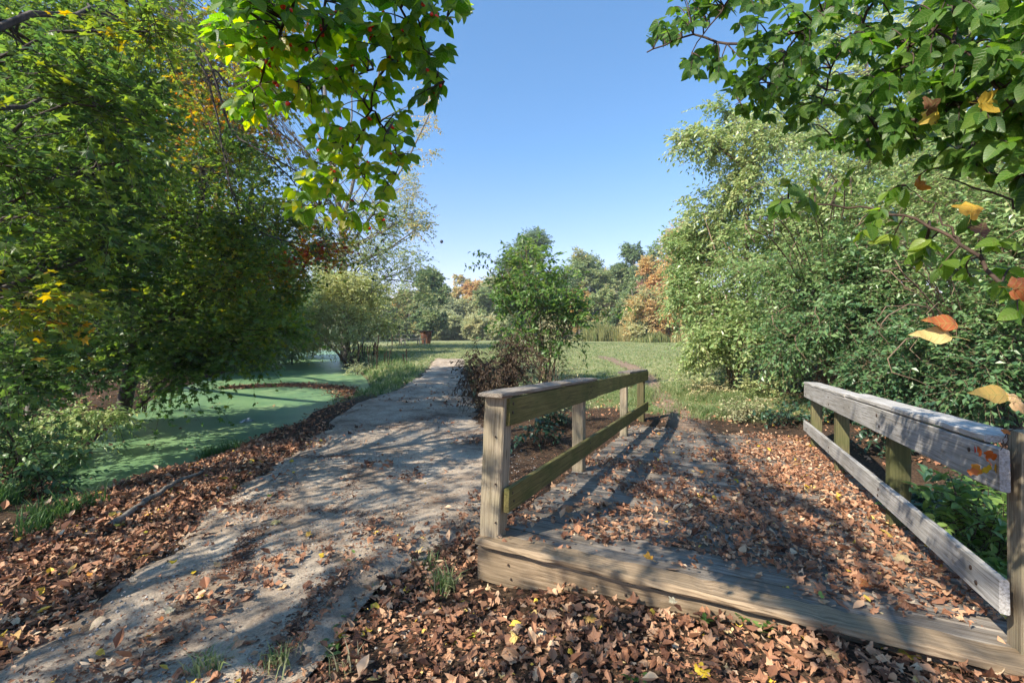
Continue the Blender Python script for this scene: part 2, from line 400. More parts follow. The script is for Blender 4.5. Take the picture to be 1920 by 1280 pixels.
# masks
trail_px = [(1130, 668), (1185, 690), (1215, 715), (1235, 740), (1275, 775), (1290, 800), (1330, 840)]
trail = np.array([gp(a, b)[:2] for a, b in trail_px])
def dline(x, y, line):
    x = np.asarray(x, float); d = np.full(x.shape, 1e9)
    for i in range(len(line)-1):
        a = line[i]; e = line[i+1]-a; t = np.clip(((x-a[0])*e[0]+(y-a[1])*e[1])/(e@e), 0, 1)
        d = np.minimum(d, np.hypot(x-a[0]-t*e[0], y-a[1]-t*e[1]))
    return d
def masks(x, y):
    sp = sdf(x, y, pond); pp = sdf(x, y, pathpoly); L, V = bl(x, y); tr = dline(x, y, trail)
    nsz = fbm(x, y, 1.3, 4)
    # grass: lawn beyond the bridge, bank right of trail, strip between path and pond
    g = smooth(7.2, 8.2, L+(nsz-.5)*1.5)*smooth(-5, -3.5, x-.0*y+0*x)
    g = np.maximum(g, smooth(11.5, 14, y+(nsz-.5)*3))
    g = g*(sp > .15)*(1-smooth(.5, .15, tr+(nsz-.5)*.4)*.9)
    g = g*np.where(x < -6.5-.42*(y-6), smooth(26, 40, y)*.8, 1)
    g = g*(1-smooth(5.0, 7.0, x-.18*(y-8))*(y < 18))
    pathm = smooth(.12, -.12, pp+(nsz-.5)*.3)
    dirt = smooth(.5, .1, tr+(nsz-.5)*.35)
    return g*(1-pathm), dirt, pathm, sp, pp, L, V

xs = np.unique(np.concatenate([-np.geomspace(13, 320, 60), np.linspace(-13, 9, 260), np.geomspace(9, 320, 70)]))
ys = np.unique(np.concatenate([np.linspace(-14, 1, 24), np.linspace(1, 16, 190), np.geomspace(16, 500, 130)]))
GX, GY = np.meshgrid(xs, ys)
GZ = height(GX, GY)
g_, d_, p_, sp_, pp_, L_, V_ = masks(GX, GY)
GZ = GZ-.035*smooth(.15, -.1, pp_)
m, nt, out = newmat('ground soil and turf')
at = nd(nt, 'ShaderNodeAttribute', attribute_name='mask'); sp3 = nt.nodes.new('ShaderNodeSeparateXYZ'); nt.links.new(at.outputs['Vector'], sp3.inputs[0])
tc = nt.nodes.new('ShaderNodeTexCoord')
n1 = nd(nt, 'ShaderNodeTexNoise', Scale=3.5, Detail=8.0, Roughness=.7); nt.links.new(tc.outputs['Object'], n1.inputs[0])
n2 = nd(nt, 'ShaderNodeTexNoise', Scale=40.0, Detail=5.0, Roughness=.7); nt.links.new(tc.outputs['Object'], n2.inputs[0])
n3 = nd(nt, 'ShaderNodeTexNoise', Scale=.35, Detail=4.0); nt.links.new(tc.outputs['Object'], n3.inputs[0])
soil = ramp(nt, [(.35, (.022, .014, .009)), (.5, (.06, .038, .024)), (.7, (.14, .085, .05))]); nt.links.new(n2.outputs[0], soil.inputs[0])
gr = ramp(nt, [(.3, (.09, .13, .05)), (.45, (.18, .205, .09)), (.58, (.26, .26, .13)), (.74, (.38, .33, .19))])
ng = nd(nt, 'ShaderNodeMixRGB', Fac=.5); nt.links.new(n1.outputs[0], ng.inputs[1]); nt.links.new(n3.outputs[0], ng.inputs[2]); nt.links.new(ng.outputs[0], gr.inputs[0])
dr = ramp(nt, [(.3, (.14, .09, .06)), (.7, (.34, .25, .18))]); nt.links.new(n2.outputs[0], dr.inputs[0])
mx1 = nd(nt, 'ShaderNodeMixRGB'); nt.links.new(sp3.outputs[0], mx1.inputs[0]); nt.links.new(soil.outputs[0], mx1.inputs[1]); nt.links.new(gr.outputs[0], mx1.inputs[2])
mx2 = nd(nt, 'ShaderNodeMixRGB'); nt.links.new(sp3.outputs[1], mx2.inputs[0]); nt.links.new(mx1.outputs[0], mx2.inputs[1]); nt.links.new(dr.outputs[0], mx2.inputs[2])
pr = nd(nt, 'ShaderNodeBsdfPrincipled', Roughness=.95); pr.inputs['Specular IOR Level'].default_value = .15
nt.links.new(mx2.outputs[0], pr.inputs[0])
bb = nd(nt, 'ShaderNodeBump', Strength=.8, Distance=.03); nt.links.new(n2.outputs[0], bb.inputs['Height']); nt.links.new(bb.outputs[0], pr.inputs['Normal'])
nt.links.new(pr.outputs[0], out.inputs[0]); M_GROUND = m
M = MB(); ny, nx = GX.shape; idx = np.arange(nx*ny).reshape(ny, nx)
a, b, c, d = idx[:-1, :-1], idx[:-1, 1:], idx[1:, 1:], idx[1:, :-1]
M.add(np.stack([GX, GY, GZ], -1), np.concatenate([np.stack([a, b, c], -1).reshape(-1, 3), np.stack([a, c, d], -1).reshape(-1, 3)]), sm=True)
ground = M.build('ground', M_GROUND); tag(ground, kind='structure')
am = ground.data.attributes.new('mask', 'FLOAT_VECTOR', 'POINT')
am.data.foreach_set('vector', np.stack([g_, d_, p_], -1).ravel().astype(np.float32))

# path sheet --------------------------------------------------------
def resample(line, k):
    s = np.r_[0, np.cumsum(np.linalg.norm(np.diff(line, axis=0), axis=1))]
    u = np.linspace(0, 1, k)**1.6*s[-1]
    return np.stack([np.interp(u, s, line[:, 0]), np.interp(u, s, line[:, 1])], -1)
K = 520; A_ = resample(PL, K); B_ = resample(PR, K); tt = np.linspace(0, 1, 90)
QX = A_[:, None, 0]*(1-tt)+B_[:, None, 0]*tt; QY = A_[:, None, 1]*(1-tt)+B_[:, None, 1]*tt
edge = np.minimum(tt, 1-tt)[None]*np.linalg.norm(A_-B_, axis=1)[:, None]
rag = (fbm(QX, QY, 2.2, 8)-.5)*.5+(fbm(QX, QY, 9, 9)-.5)*.12
slab = smooth(-.01, .03, (fbm(QX, QY, .55, 21)-.47))*.018
QZ = height(QX, QY, False)+(fbm(QX, QY, 1.1, 6)-.5)*.05+(fbm(QX, QY, 7, 7)-.5)*.010+(fbm(QX, QY, 30, 11)-.5)*.006+slab+.012-.055*smooth(.16, -.12, edge+rag-.12)
m, nt, out = newmat('old concrete path')
tc = nt.nodes.new('ShaderNodeTexCoord')
n1 = nd(nt, 'ShaderNodeTexNoise', Scale=1.4, Detail=9.0, Roughness=.72); n2 = nd(nt, 'ShaderNodeTexNoise', Scale=75.0, Detail=6.0, Roughness=.8)
vo = nd(nt, 'ShaderNodeTexVoronoi', Scale=90.0); n4 = nd(nt, 'ShaderNodeTexNoise', Scale=9.0, Detail=8.0, Roughness=.75)
for q in (n1, n2, vo, n4): nt.links.new(tc.outputs['Object'], q.inputs[0])
c1 = ramp(nt, [(.34, (.15, .105, .072)), (.46, (.34, .272, .208)), (.60, (.50, .42, .33)), (.8, (.61, .515, .405))]); nt.links.new(n1.outputs[0], c1.inputs[0])
c2 = ramp(nt, [(.32, (.30, .27, .25)), (.46, (.85, .83, .80)), (.6, (1.08, 1.06, 1.03)), (.72, (1.4, 1.36, 1.3))]); nt.links.new(n2.outputs[0], c2.inputs[0])
mu = nd(nt, 'ShaderNodeMixRGB', blend_type='MULTIPLY', Fac=.95); nt.links.new(c1.outputs[0], mu.inputs[1]); nt.links.new(c2.outputs[0], mu.inputs[2])
c4 = ramp(nt, [(.55, (0, 0, 0)), (.66, (1, 1, 1))]); nt.links.new(n4.outputs[0], c4.inputs[0])
sc = nd(nt, 'ShaderNodeMath', operation='MULTIPLY'); sc.inputs[1].default_value = .7; nt.links.new(c4.outputs[0], sc.inputs[0])
mu2 = nd(nt, 'ShaderNodeMixRGB', Color2=(.085, .06, .05, 1)); nt.links.new(sc.outputs[0], mu2.inputs[0]); nt.links.new(mu.outputs[0], mu2.inputs[1])
cv = ramp(nt, [(0, (.3, .29, .28)), (.25, (1, 1, 1))]); nt.links.new(vo.outputs['Distance'], cv.inputs[0])
mu3 = nd(nt, 'ShaderNodeMixRGB', blend_type='MULTIPLY', Fac=.35); nt.links.new(mu2.outputs[0], mu3.inputs[1]); nt.links.new(cv.outputs[0], mu3.inputs[2])
pr = nd(nt, 'ShaderNodeBsdfPrincipled', Roughness=.92); pr.inputs['Specular IOR Level'].default_value = .2; nt.links.new(mu3.outputs[0], pr.inputs[0])
b1 = nd(nt, 'ShaderNodeBump', Strength=.8, Distance=.008); nt.links.new(n2.outputs[0], b1.inputs['Height'])
b2 = nd(nt, 'ShaderNodeBump', Strength=.6, Distance=.03); nt.links.new(n4.outputs[0], b2.inputs['Height']); nt.links.new(b1.outputs[0], b2.inputs['Normal'])
nt.links.new(b2.outputs[0], pr.inputs['Normal']); nt.links.new(pr.outputs[0], out.inputs[0]); M_PATH = m
M = MB(); ny, nx = QX.shape; idx = np.arange(nx*ny).reshape(ny, nx)
a, b, c, d = idx[:-1, :-1], idx[:-1, 1:], idx[1:, 1:], idx[1:, :-1]
M.add(np.stack([QX, QY, QZ], -1), np.concatenate([np.stack([a, b, c], -1).reshape(-1, 3), np.stack([a, c, d], -1).reshape(-1, 3)]), sm=True)
tag(M.build('path', M_PATH, cols=False), kind='structure')
def surf(x, y):
    """ground or path top"""
    x = np.asarray(x, float); y = np.asarray(y, float)
    z = height(x, y); pp = sdf(x, y, pathpoly)
    zp = height(x, y, False)+(fbm(x, y, 1.1, 6)-.5)*.05+.012+smooth(-.01, .03, (fbm(x, y, .55, 21)-.47))*.018
    return np.where(pp < -.15, zp, np.maximum(z-.03*smooth(.15, -.1, pp), -9))

# water ---------------------------------------------------------------
m, nt, out = newmat('pond water')
tc = nt.nodes.new('ShaderNodeTexCoord'); mp = nd(nt, 'ShaderNodeMapping'); mp.inputs['Scale'].default_value = (1, .35, 1); nt.links.new(tc.outputs['Object'], mp.inputs[0])
n1 = nd(nt, 'ShaderNodeTexNoise', Scale=1.4, Detail=3.0); nt.links.new(mp.outputs[0], n1.inputs[0])
pr = nd(nt, 'ShaderNodeBsdfPrincipled', Roughness=.08); pr.inputs[0].default_value = (.03, .045, .02, 1); pr.inputs['IOR'].default_value = 1.33
b1 = nd(nt, 'ShaderNodeBump', Strength=.12, Distance=.05); nt.links.new(n1.outputs[0], b1.inputs['Height']); nt.links.new(b1.outputs[0], pr.inputs['Normal'])
nt.links.new(pr.outputs[0], out.inputs[0]); M_WATER = m
M = MB()
M.add([[-60, 2, WZ], [-1.5, 2, WZ], [-1.5, 45, WZ], [-60, 45, WZ], [-150, 45, WZ], [60, 45, WZ], [60, 135, WZ], [-150, 135, WZ]], [[0, 1, 2], [0, 2, 3], [4, 5, 6], [4, 6, 7]])
tag(M.build('water', M_WATER, cols=False), kind='structure')
m, nt, out = newmat('duckweed')
tc = nt.nodes.new('ShaderNodeTexCoord')
n1 = nd(nt, 'ShaderNodeTexNoise', Scale=.7, Detail=8.0, Roughness=.65); n2 = nd(nt, 'ShaderNodeTexNoise', Scale=26.0, Detail=6.0, Roughness=.85)
for q in (n1, n2): nt.links.new(tc.outputs['Object'], q.inputs[0])
c1 = ramp(nt, [(.28, (.06, .13, .07)), (.44, (.14, .25, .12)), (.58, (.20, .32, .15)), (.74, (.33, .41, .20))]); nt.links.new(n1.outputs[0], c1.inputs[0])
c2 = ramp(nt, [(.36, (.25, .30, .24)), (.46, (.9, .9, .9)), (.6, (1.15, 1.12, 1.0)), (.72, (1.6, 1.5, 1.2))]); nt.links.new(n2.outputs[0], c2.inputs[0])
mu = nd(nt, 'ShaderNodeMixRGB', blend_type='MULTIPLY', Fac=.8); nt.links.new(c1.outputs[0], mu.inputs[1]); nt.links.new(c2.outputs[0], mu.inputs[2])
pr = nd(nt, 'ShaderNodeBsdfPrincipled', Roughness=.34); pr.inputs['Specular IOR Level'].default_value = .6; nt.links.new(mu.outputs[0], pr.inputs[0])
b1 = nd(nt, 'ShaderNodeBump', Strength=.25, Distance=.004); nt.links.new(n2.outputs[0], b1.inputs['Height']); nt.links.new(b1.outputs[0], pr.inputs['Normal'])
nt.links.new(pr.outputs[0], out.inputs[0]); M_DUCK = m
M = MB(); kk = 40; xx = np.linspace(-60, -1.5, kk); e = 47+5*fbm(xx, xx*0, .15, 3)
V = np.r_[np.c_[xx, xx*0+2, xx*0+WZ+.004], np.c_[xx, e, xx*0+WZ+.004]]
i = np.arange(kk-1); M.add(V, np.r_[np.c_[i, i+1, i+1+kk], np.c_[i, i+1+kk, i+kk]])
tag(M.build('duckweed', M_DUCK, cols=False), 'green duckweed film covering the still pond beside the path', 'duckweed', kind='stuff')

# ------------------------------------------------------------------ materials palette
PAL_MAPLE = [(0, (.045, .105, .036)), (.25, (.080, .155, .040)), (.45, (.15, .235, .045)), (.6, (.22, .27, .035)), (.74, (.42, .27, .035)), (.87, (.46, .15, .03)), (1, (.36, .05, .03))]
M_MAPLE = leafmat('maple leaf', PAL_MAPLE, .52, .4, hs=.26, ts=.24)
M_HONEY = leafmat('honeysuckle leaf', [(0, (.055, .13, .07)), (.3, (.12, .22, .085)), (.55, (.22, .32, .12)), (.8, (.37, .43, .18)), (1, (.54, .52, .27))], .40, .36, .5)
M_HERO = leafmat('berry bush leaf', [(0, (.03, .09, .014)), (.35, (.07, .175, .018)), (.65, (.16, .29, .022)), (.9, (.30, .38, .03)), (1, (.42, .36, .03))], .58, .38, .45, 2.3, veins=True)
M_OVER = leafmat('overhanging leaf', [(0, (.03, .085, .016)), (.35, (.07, .16, .022)), (.65, (.15, .25, .035)), (.9, (.26, .30, .04)), (1, (.40, .30, .04))], .5, .4, .4, 2.0, veins=True)
M_PALE = leafmat('pale sage leaf', [(0, (.20, .24, .16)), (.35, (.31, .35, .20)), (.6, (.41, .43, .23)), (.85, (.50, .47, .26)), (1, (.58, .49, .26))], .38, .5)
M_AUT = leafmat('autumn leaf', [(0, (.14, .20, .10)), (.2, (.20, .28, .12)), (.4, (.33, .37, .17)), (.55, (.45, .42, .22)), (.7, (.62, .45, .19)), (.85, (.52, .36, .16)), (1, (.42, .25, .19))], .35, .5)
M_REDBUD = leafmat('broad green leaf', [(0, (.04, .095, .028)), (.4, (.10, .19, .045)), (.7, (.22, .32, .08)), (.9, (.36, .40, .12)), (1, (.38, .24, .08))], .42, .36, .5)
M_DEAD = leafmat('withered leaf', [(0, (.045, .030, .02)), (.5, (.10, .068, .042)), (1, (.21, .15, .09))], .15, .7, .2)
M_BLUE = leafmat('dusky ground leaf', [(0, (.02, .05, .03)), (.5, (.045, .10, .05)), (.8, (.10, .18, .06)), (1, (.25, .25, .08))], .25, .4, .6)
M_BARK = barkmat('dark bark', (.022, .016, .012), (.085, .065, .05))
M_BARKG = barkmat('grey bark', (.07, .06, .05), (.24, .21, .17))
M_STEM = barkmat('tan stem bark', (.08, .05, .03), (.27, .18, .11), 20)
M_TWIG = plain('twig brown', (.035, .022, .016), .8, c2=(.08, .05, .035))
M_LIT = leafmat('dry fallen leaf', [(0, (.06, .027, .016)), (.20, (.145, .063, .035)), (.42, (.285, .130, .068)), (.60, (.42, .21, .112)), (.80, (.54, .33, .19)), (.94, (.64, .48, .32)), (1, (.68, .46, .06))], .10, .62, .3, 1.2, hs=.6, ts=.1)
M_GRASS = leafmat('grass blade', [(0, (.045, .11, .03)), (.35, (.12, .20, .06)), (.65, (.26, .29, .13)), (1, (.46, .41, .24))], .35, .5, .35)
M_STRAW = leafmat('reed blade', [(0, (.12, .16, .05)), (.5, (.30, .29, .12)), (1, (.45, .36, .18))], .3, .6)

# ------------------------------------------------------------------ footbridge
W_GREY = woodmat('grey weathered board', [(.17, .14, .11), (.30, .265, .225), (.44, .40, .355)], (.05, .036, .026), (.13, .095, .06), .6)
W_RAIL = woodmat('silvery rail board', [(.36, .335, .305), (.54, .51, .48), (.68, .65, .61)], (.11, .09, .07), (.26, .235, .19), .45)
W_OLIVE = woodmat('algae stained board', [(.13, .105, .035), (.215, .18, .06), (.30, .26, .11)], (.04, .032, .014), (.07, .085, .02), .6)
W_POST = woodmat('tan weathered post', [(.24, .19, .13), (.36, .30, .21), (.46, .40, .30)], (.075, .055, .03), (.16, .15, .07), .4)
W_TAN = woodmat('tan fascia board', [(.20, .14, .085), (.32, .235, .15), (.43, .335, .23)], (.07, .042, .024), (.14, .105, .065), .55, .8)
W_MOSSP = woodmat('mossy dark post', [(.10, .085, .04), (.16, .14, .065), (.23, .20, .11)], (.03, .022, .012), (.07, .085, .02), .6)
M_NAIL = plain('rusty nail', (.05, .03, .02), .6)

def board(name, mat, p0, p1, wdir, w, t, parent, wear=.0, bev=.006, segs=1, rng=None, label=None):
    """board from p0 to p1 (centre line), w along wdir, t along the third axis"""
    p0 = np.array(p0, float); p1 = np.array(p1, float); L = np.linalg.norm(p1-p0)
    X = (p1-p0)/L; Y = np.array(wdir, float); Y -= X*(Y@X); Y /= np.linalg.norm(Y); Z = np.cross(X, Y)
    n = max(2, int(segs)+1); rng = rng or RS(int(abs(p0.sum()*1000)) % 99999)
    # cross-section with chamfer
    a, b, e = w/2, t/2, bev
    sec = np.array([[-a+e, -b], [a-e, -b], [a, -b+e], [a, b-e], [a-e, b], [-a+e, b], [-a, b-e], [-a, -b+e]])
    V = []; us = np.linspace(-L/2, L/2, n)
    for i, u in enumerate(us):
        s = sec.copy()
        if wear: s += (rng.rand(8, 2)-.5)*wear
        if i in (0, n-1): s = s-np.sign(s)*e*.35
        uu = u
        V += [[uu, y, z] for y, z in s]
    Fc = []
    for i in range(n-1):
        for j in range(8):
            k = (j+1) % 8; q, r_, s_, t_ = i*8+j, i*8+k, (i+1)*8+k, (i+1)*8+j
            Fc += [[q, s_, r_], [q, t_, s_]]
    for j in range(1, 7): Fc += [[0, j, j+1], [(n-1)*8, (n-1)*8+j+1, (n-1)*8+j]]
    Mb = MB(); Mb.add(V, Fc); o = Mb.build(name, mat, cols=False)
    R = Matrix(((X[0], Y[0], Z[0]), (X[1], Y[1], Z[1]), (X[2], Y[2], Z[2]))).to_4x4()
    o.matrix_world = Matrix.Translation((p0+p1)/2) @ R
    if parent is not None:
        mw = o.matrix_world.copy(); o.parent = parent; o.matrix_parent_inverse = Matrix.Translation(-Vector(parent.location)); o.matrix_basis = mw
    if label: o['label'] = label
    return o
bridge = thing('wooden_footbridge', 'low weathered wooden footbridge with two open railings, its deck strewn with brown leaves', 'footbridge', tuple(bw(0, 1.3, -.3)))
rb = RS(3)
U3 = nz(np.array([U2[0], U2[1], BSL])); W3 = np.array([W2[0], W2[1], 0]); Z3 = np.cross(W3, U3)
def bk(L, V, z=0.0): return bw(L-.083*V, V, z)
WK = nz(bk(0, 1)-bk(0, 0)); UK = np.cross([0, 0, 1.], WK); UK = nz(UK+[0, 0, BSL])
L0 = -.05; pw = .143; k = 0; L = L0
while L < 6.45:
    c = L+pw/2; z = (rb.rand()-.5)*.007
    e0 = -.08+(rb.rand()-.5)*.05; e1 = 2.84+(rb.rand()-.5)*.05
    if k == 0:
        board('edge_board', W_TAN, bk(c-.03, -.11, -.012), bk(c-.03, 2.86, -.016), UK, .185, .045, bridge, .012, .012, 40, rb)
    else:
        board('deck_plank', W_GREY, bk(c, e0, -.02+z), bk(c, e1, -.02+z+(rb.rand()-.5)*.006), UK, pw-.008-rb.rand()*.004, .04, bridge, .004, .006, 14, rb)
    L += pw; k += 1
board('fascia_board', W_TAN, bk(-.028, -.12, -.170), bk(-.028, 2.87, -.180), (0, 0, 1), .235, .042, bridge, .006, .006, 30, rb)
for V in (.1, 1.3, 2.6): board('floor_joist', W_MOSSP, bw(.02-.083*V, V, -.15), bw(6.1, V, -.16), (0, 0, 1), .2, .05, bridge)
board('support_block', W_MOSSP, bw(.11, .0, -.48), bw(.11, .0, -.06), W3, .14, .14, bridge)
# left rail
H1 = 1.0
def up(p, z): return np.array(p)+[0, 0, z]
def post(L, V, z0, z1, mat, lean=0, s=.14, lab=None):
    return board('post', mat, bw(L, V, z0)+np.r_[-lean*W2, 0], bw(L, V, z1), W3, s, s*.95, bridge, .003, .008, 8, rb, lab)
post(0.05, .0, -.0, H1-.02, W_POST, .045, .15, 'tan corner post standing on the front edge of the deck')
for L, zz, s in ((2.18, -.75, .125), (4.8, -.5, .11), (6.55, -.45, .13)): post(L, -.03, zz, H1-.03, W_MOSSP if L > 5 else W_POST, 0, s)
ti = .075
board('top_rail', W_OLIVE, bw(.02, ti, H1-.135), bw(2.53, ti, H1-.125), (0, 0, 1), .19, .04, bridge, .003, .005, 12, rb)
board('top_rail', W_OLIVE, bw(2.535, ti, H1-.115), bw(6.66, ti, H1-.10), (0, 0, 1), .185, .04, bridge, .003, .005, 20, rb)
board('bottom_rail', W_OLIVE, bw(.0, ti+.004, .27), bw(6.66, ti, .31), (0, 0, 1), .165, .04, bridge, .003, .005, 24, rb)
board('rail_cap', W_GREY, bw(-.09, -.0, H1-.015), bw(2.53, .0, H1-.01), W3, .19, .034, bridge, .006, .008, 20, rb)
board('rail_cap', W_GREY, bw(4.75, -.02, H1-.0), bw(6.7, -.02, H1+.0), W3, .2, .036, bridge, .005, .008, 12, rb)
# right rail
H2 = .925; VR = 2.62
post(-.13, VR+.05, -.25, H2+.04, W_POST, 0, .14, 'near right post with a bare sawn top')
for L, zz in ((1.60, -.8), (3.52, -.9), (5.15, -.55)): post(L, VR+.03, zz, H2-.03, W_MOSSP, 0, .13)
vi = VR-.075
board('top_rail', W_RAIL, bw(-.19, vi, H2-.13), bw(5.38, vi, H2-.12), (0, 0, 1), .19, .04, bridge, .003, .005, 24, rb)
board('bottom_rail', W_RAIL, bw(-.19, vi, .245), bw(5.45, vi, .28), (0, 0, 1), .15, .04, bridge, .003, .005, 24, rb)
board('rail_cap', W_RAIL, bw(-.055, VR-.0, H2-.008), bw(2.75, VR-.0, H2-.002), W3, .185, .036, bridge, .005, .006, 16, rb)
board('rail_cap', W_RAIL, bw(2.757, VR-.01, H2-.012), bw(5.38, VR-.01, H2-.004), W3, .18, .034, bridge, .005, .006, 16, rb)

# bolts and nail heads
def bolt(L, V, z, nrm, r=.011):
    M = MB(); c0 = bw(L, V, z); n_ = nz(np.array(nrm, float)); tubes(M, np.array([c0-n_*.004, c0+n_*.004, c0+n_*.0045]), np.array([r, r, .0008]), 8); o = M.build('bolt_head', M_NAIL, bridge, False); o.matrix_parent_inverse = Matrix.Translation(-Vector(bridge.location))
for L in (.06, 2.2, 4.8, 6.55):
    for z_ in (.86, .92, .25, .31): bolt(L+.03*rb.randn()*.5, ti+.021, z_, W3)
for L in (.05, 1.6, 3.52, 5.15):
    for z_ in (.76, .84, .22, .27): bolt(L+.02*rb.randn(), vi-.021, z_, -W3)
for V in (.12, .9, 1.75, 2.5): bolt(-.055-.083*V, V, -.13, -U3, .007); bolt(-.055-.083*V, V+.02, -.22, -U3, .007)
for z_ in (.12, .38, .7): bolt(-.028, .01, z_, -U3, .006)

# ------------------------------------------------------------------ leaf litter
LT = [maple(RS(i), .7+.6*(i % 3), 2 if i < 5 else 1, 1.6, .32) for i in range(7)]
LO = [ovate(.25+.05*i, (0, .3, .65, 1), .9*(i-1), .5*(1-i)) for i in range(3)]
def litter(M, pts, rng, size=.085, tilt=.4, hue=.45, thick=.03, hv=.0, shred=0.45):
    n = len(pts); pick = rng.rand(n)
    a = rng.rand(n)*6.283
    D = np.c_[np.cos(a), np.sin(a), rng.randn(n)*tilt*.7]; N = np.c_[rng.randn(n, 2)*tilt, np.ones(n)]
    s = size*(.35+.95*rng.rand(n)**1.3); z = rng.rand(n)**1.5*thick+.006
    Pp = pts+np.c_[np.zeros((n, 2)), z]
    h = np.clip(hue+rng.randn(n)*hv, 0, 1)
    rv = np.c_[rng.rand(n), rng.rand(n), h]
    e = np.linspace(0, 1, 11)
    sel = pick < shred
    if sel.any(): place(M, T_RH, Pp[sel], D[sel], N[sel], s[sel]*(.25+.5*rng.rand(sel.sum())), rv[sel], .7+1.1*rng.rand(sel.sum()))
    for i in range(10):
        lo = shred+(1-shred)*e[i]; hi = shred+(1-shred)*e[i+1]; sel = (pick >= lo) & (pick < hi)
        if sel.any(): place(M, LT[i] if i < 7 else LO[i-7], Pp[sel], D[sel], N[sel], s[sel], rv[sel], .65+.5*rng.rand(sel.sum()))
rl = RS(11)
def scatter(n, x0, x1, y0, y1, dens):
    x = x0+(x1-x0)*rl.rand(n); y = y0+(y1-y0)*rl.rand(n)
    d = dens(x, y); k = rl.rand(n) < d; return x[k], y[k]
# deck litter
M = MB()
n = 21000; Ld = -.05+6.1*rl.rand(n); Vd = -.1+2.8*rl.rand(n)
den = .09+.88*smooth(.38, .62, fbm(Vd*1.1, Ld*2.6, 1.2, 31)+.26*smooth(.3, 2.4, Vd)-.40*smooth(2.0, 4.2, Ld)*(1-smooth(1.0, 2.4, Vd))-.25*smooth(.5, .0, Ld)-.08*smooth(.8,.0,Vd))
den *= (1-.6*smooth(.25, -.1, Ld))
den = np.maximum(den, .95*smooth(2.1, 2.55, Vd)*smooth(.0, .4, Ld))
k = rl.rand(n) < den; Ld, Vd = Ld[k], Vd[k]
p2 = BO+Ld[:, None]*U2+Vd[:, None]*W2; Ld = Ld-.0; pts = np.c_[p2, BSL*Ld+.002]
litter(M, pts, rl, .066, .26, .50, .035, .13)
tag(M.build('deck_leaf_litter', M_LIT), 'brown fallen leaves lying loose over the bridge deck', 'leaf litter', kind='stuff')
# ground litter
def dens_ground(x, y):
    g, d, p, sp, pp, L, V = masks(x, y)
    ns = fbm(x, y, 1.6, 13)
    front = smooth(-.15, -.35, L)*smooth(-.9, .2, V+(ns-.5)*1.2)             # in front of the bridge
    gap = smooth(-.55, .05, pp+(ns-.5)*.5)*(x > -1.7)*(L < 1.5)                           # right edge of the path
    bankd = (x < (PL[:, 0].max()+9))*smooth(-.22, .06, pp+(ns-.5)*.3)*(1-smooth(1.1, 1.9, pp+(ns-.5)*.8))*(x < -1.0)*smooth(13.5, 11, y)
    under = (x < -5.0-.42*(y-6))*.35
    rightb = smooth(2.7, 2.9, V)*(y < 14)*.55
    onpath = np.where(pp < 0, .012+.40*smooth(.58, .74, ns+.12*smooth(-1.2, 0, V)*(L < 4)), 0)*smooth(22, 10, y)
    back = smooth(6.2, 6.6, L)*smooth(17, 9, y)*(x < 8)*.5
    dn = np.maximum.reduce([front, gap*.8, bankd*.95, under, rightb, onpath, back])
    dn = np.where((L > -.2) & (L < 6.4) & (V > -.15) & (V < 2.8), .12, dn)
    dn = np.where(sp < .05, 0, dn)
    return dn
M = MB()
x, y = scatter(68000, -4.5, 3.2, 1.2, 7.5, dens_ground); k = surf(x, y)
litter(M, np.c_[x, y, k], rl, .072, .28, .50, .055, .15)
x, y = scatter(26000, -13, 8, 5.5, 15, dens_ground); litter(M, np.c_[x, y, surf(x, y)], rl, .08, .38, .46, .05, .13)
x, y = scatter(9000, -9, -2.6, 1.6, 9, lambda x, y: dens_ground(x, y)*.8); litter(M, np.c_[x, y, surf(x, y)], rl, .085, .38, .42, .06, .14)
n = 420; x = -4.2+7.2*rl.rand(n); y = 1.9+6*rl.rand(n); k = rl.rand(n) < dens_ground(x, y); x, y = x[k], y[k]; n = len(x); al = rl.rand(n)*6.28; ln_ = .04+.14*rl.rand(n); q0 = np.c_[x, y, surf(x, y)+.045]
tubes(M, np.stack([q0+np.c_[np.cos(al)*ln_*s_, np.sin(al)*ln_*s_, .01*rl.randn(n)]+(rl.rand(n, 3)-.5)*.012 for s_ in (-.5, -.15, .2, .5)], 1), np.tile([.0022, .0026, .0022, .0012], (n, 1)), 4, (.3, .3, .3))
tag(M.build('leaf_litter', M_LIT), 'drift of dry brown leaves over the ground and along the path edges', 'leaf litter', kind='stuff')
# crumbs
M = MB(); n = 95000
x = -4.5+8*rl.rand(n); y = 1.6+9*rl.rand(n)**1.4
pp = sdf(x, y, pathpoly); k = rl.rand(n) < np.where(pp < .3, .12+.9*smooth(.48, .66, fbm(x, y, 1.5, 13)), .5)
L, V = bl(x, y); k &= ~((L > -.2) & (V > -.2)) & (sdf(x, y, pond) > .1)
x, y = x[k], y[k]; n = len(x); a = rl.rand(n)*6.28
place(M, T_RH, np.c_[x, y, surf(x, y)+.004], np.c_[np.cos(a), np.sin(a), rl.randn(n)*.2], np.c_[rl.randn(n, 2)*.3, np.ones(n)], .010+.022*rl.rand(n)**2, np.c_[rl.rand(n), rl.rand(n), np.full(n, .30)], .8)
crk = [np.array([gp(p_, q_)[:2] for p_, q_ in l_]) for l_ in ([(555, 856), (600, 862), (655, 862), (665, 900), (645, 950), (700, 1005)], [(380, 905), (450, 950), (520, 965), (640, 960)], [(640, 1090), (560, 1180), (520, 1280)], [(480, 1000), (430, 1080)])]
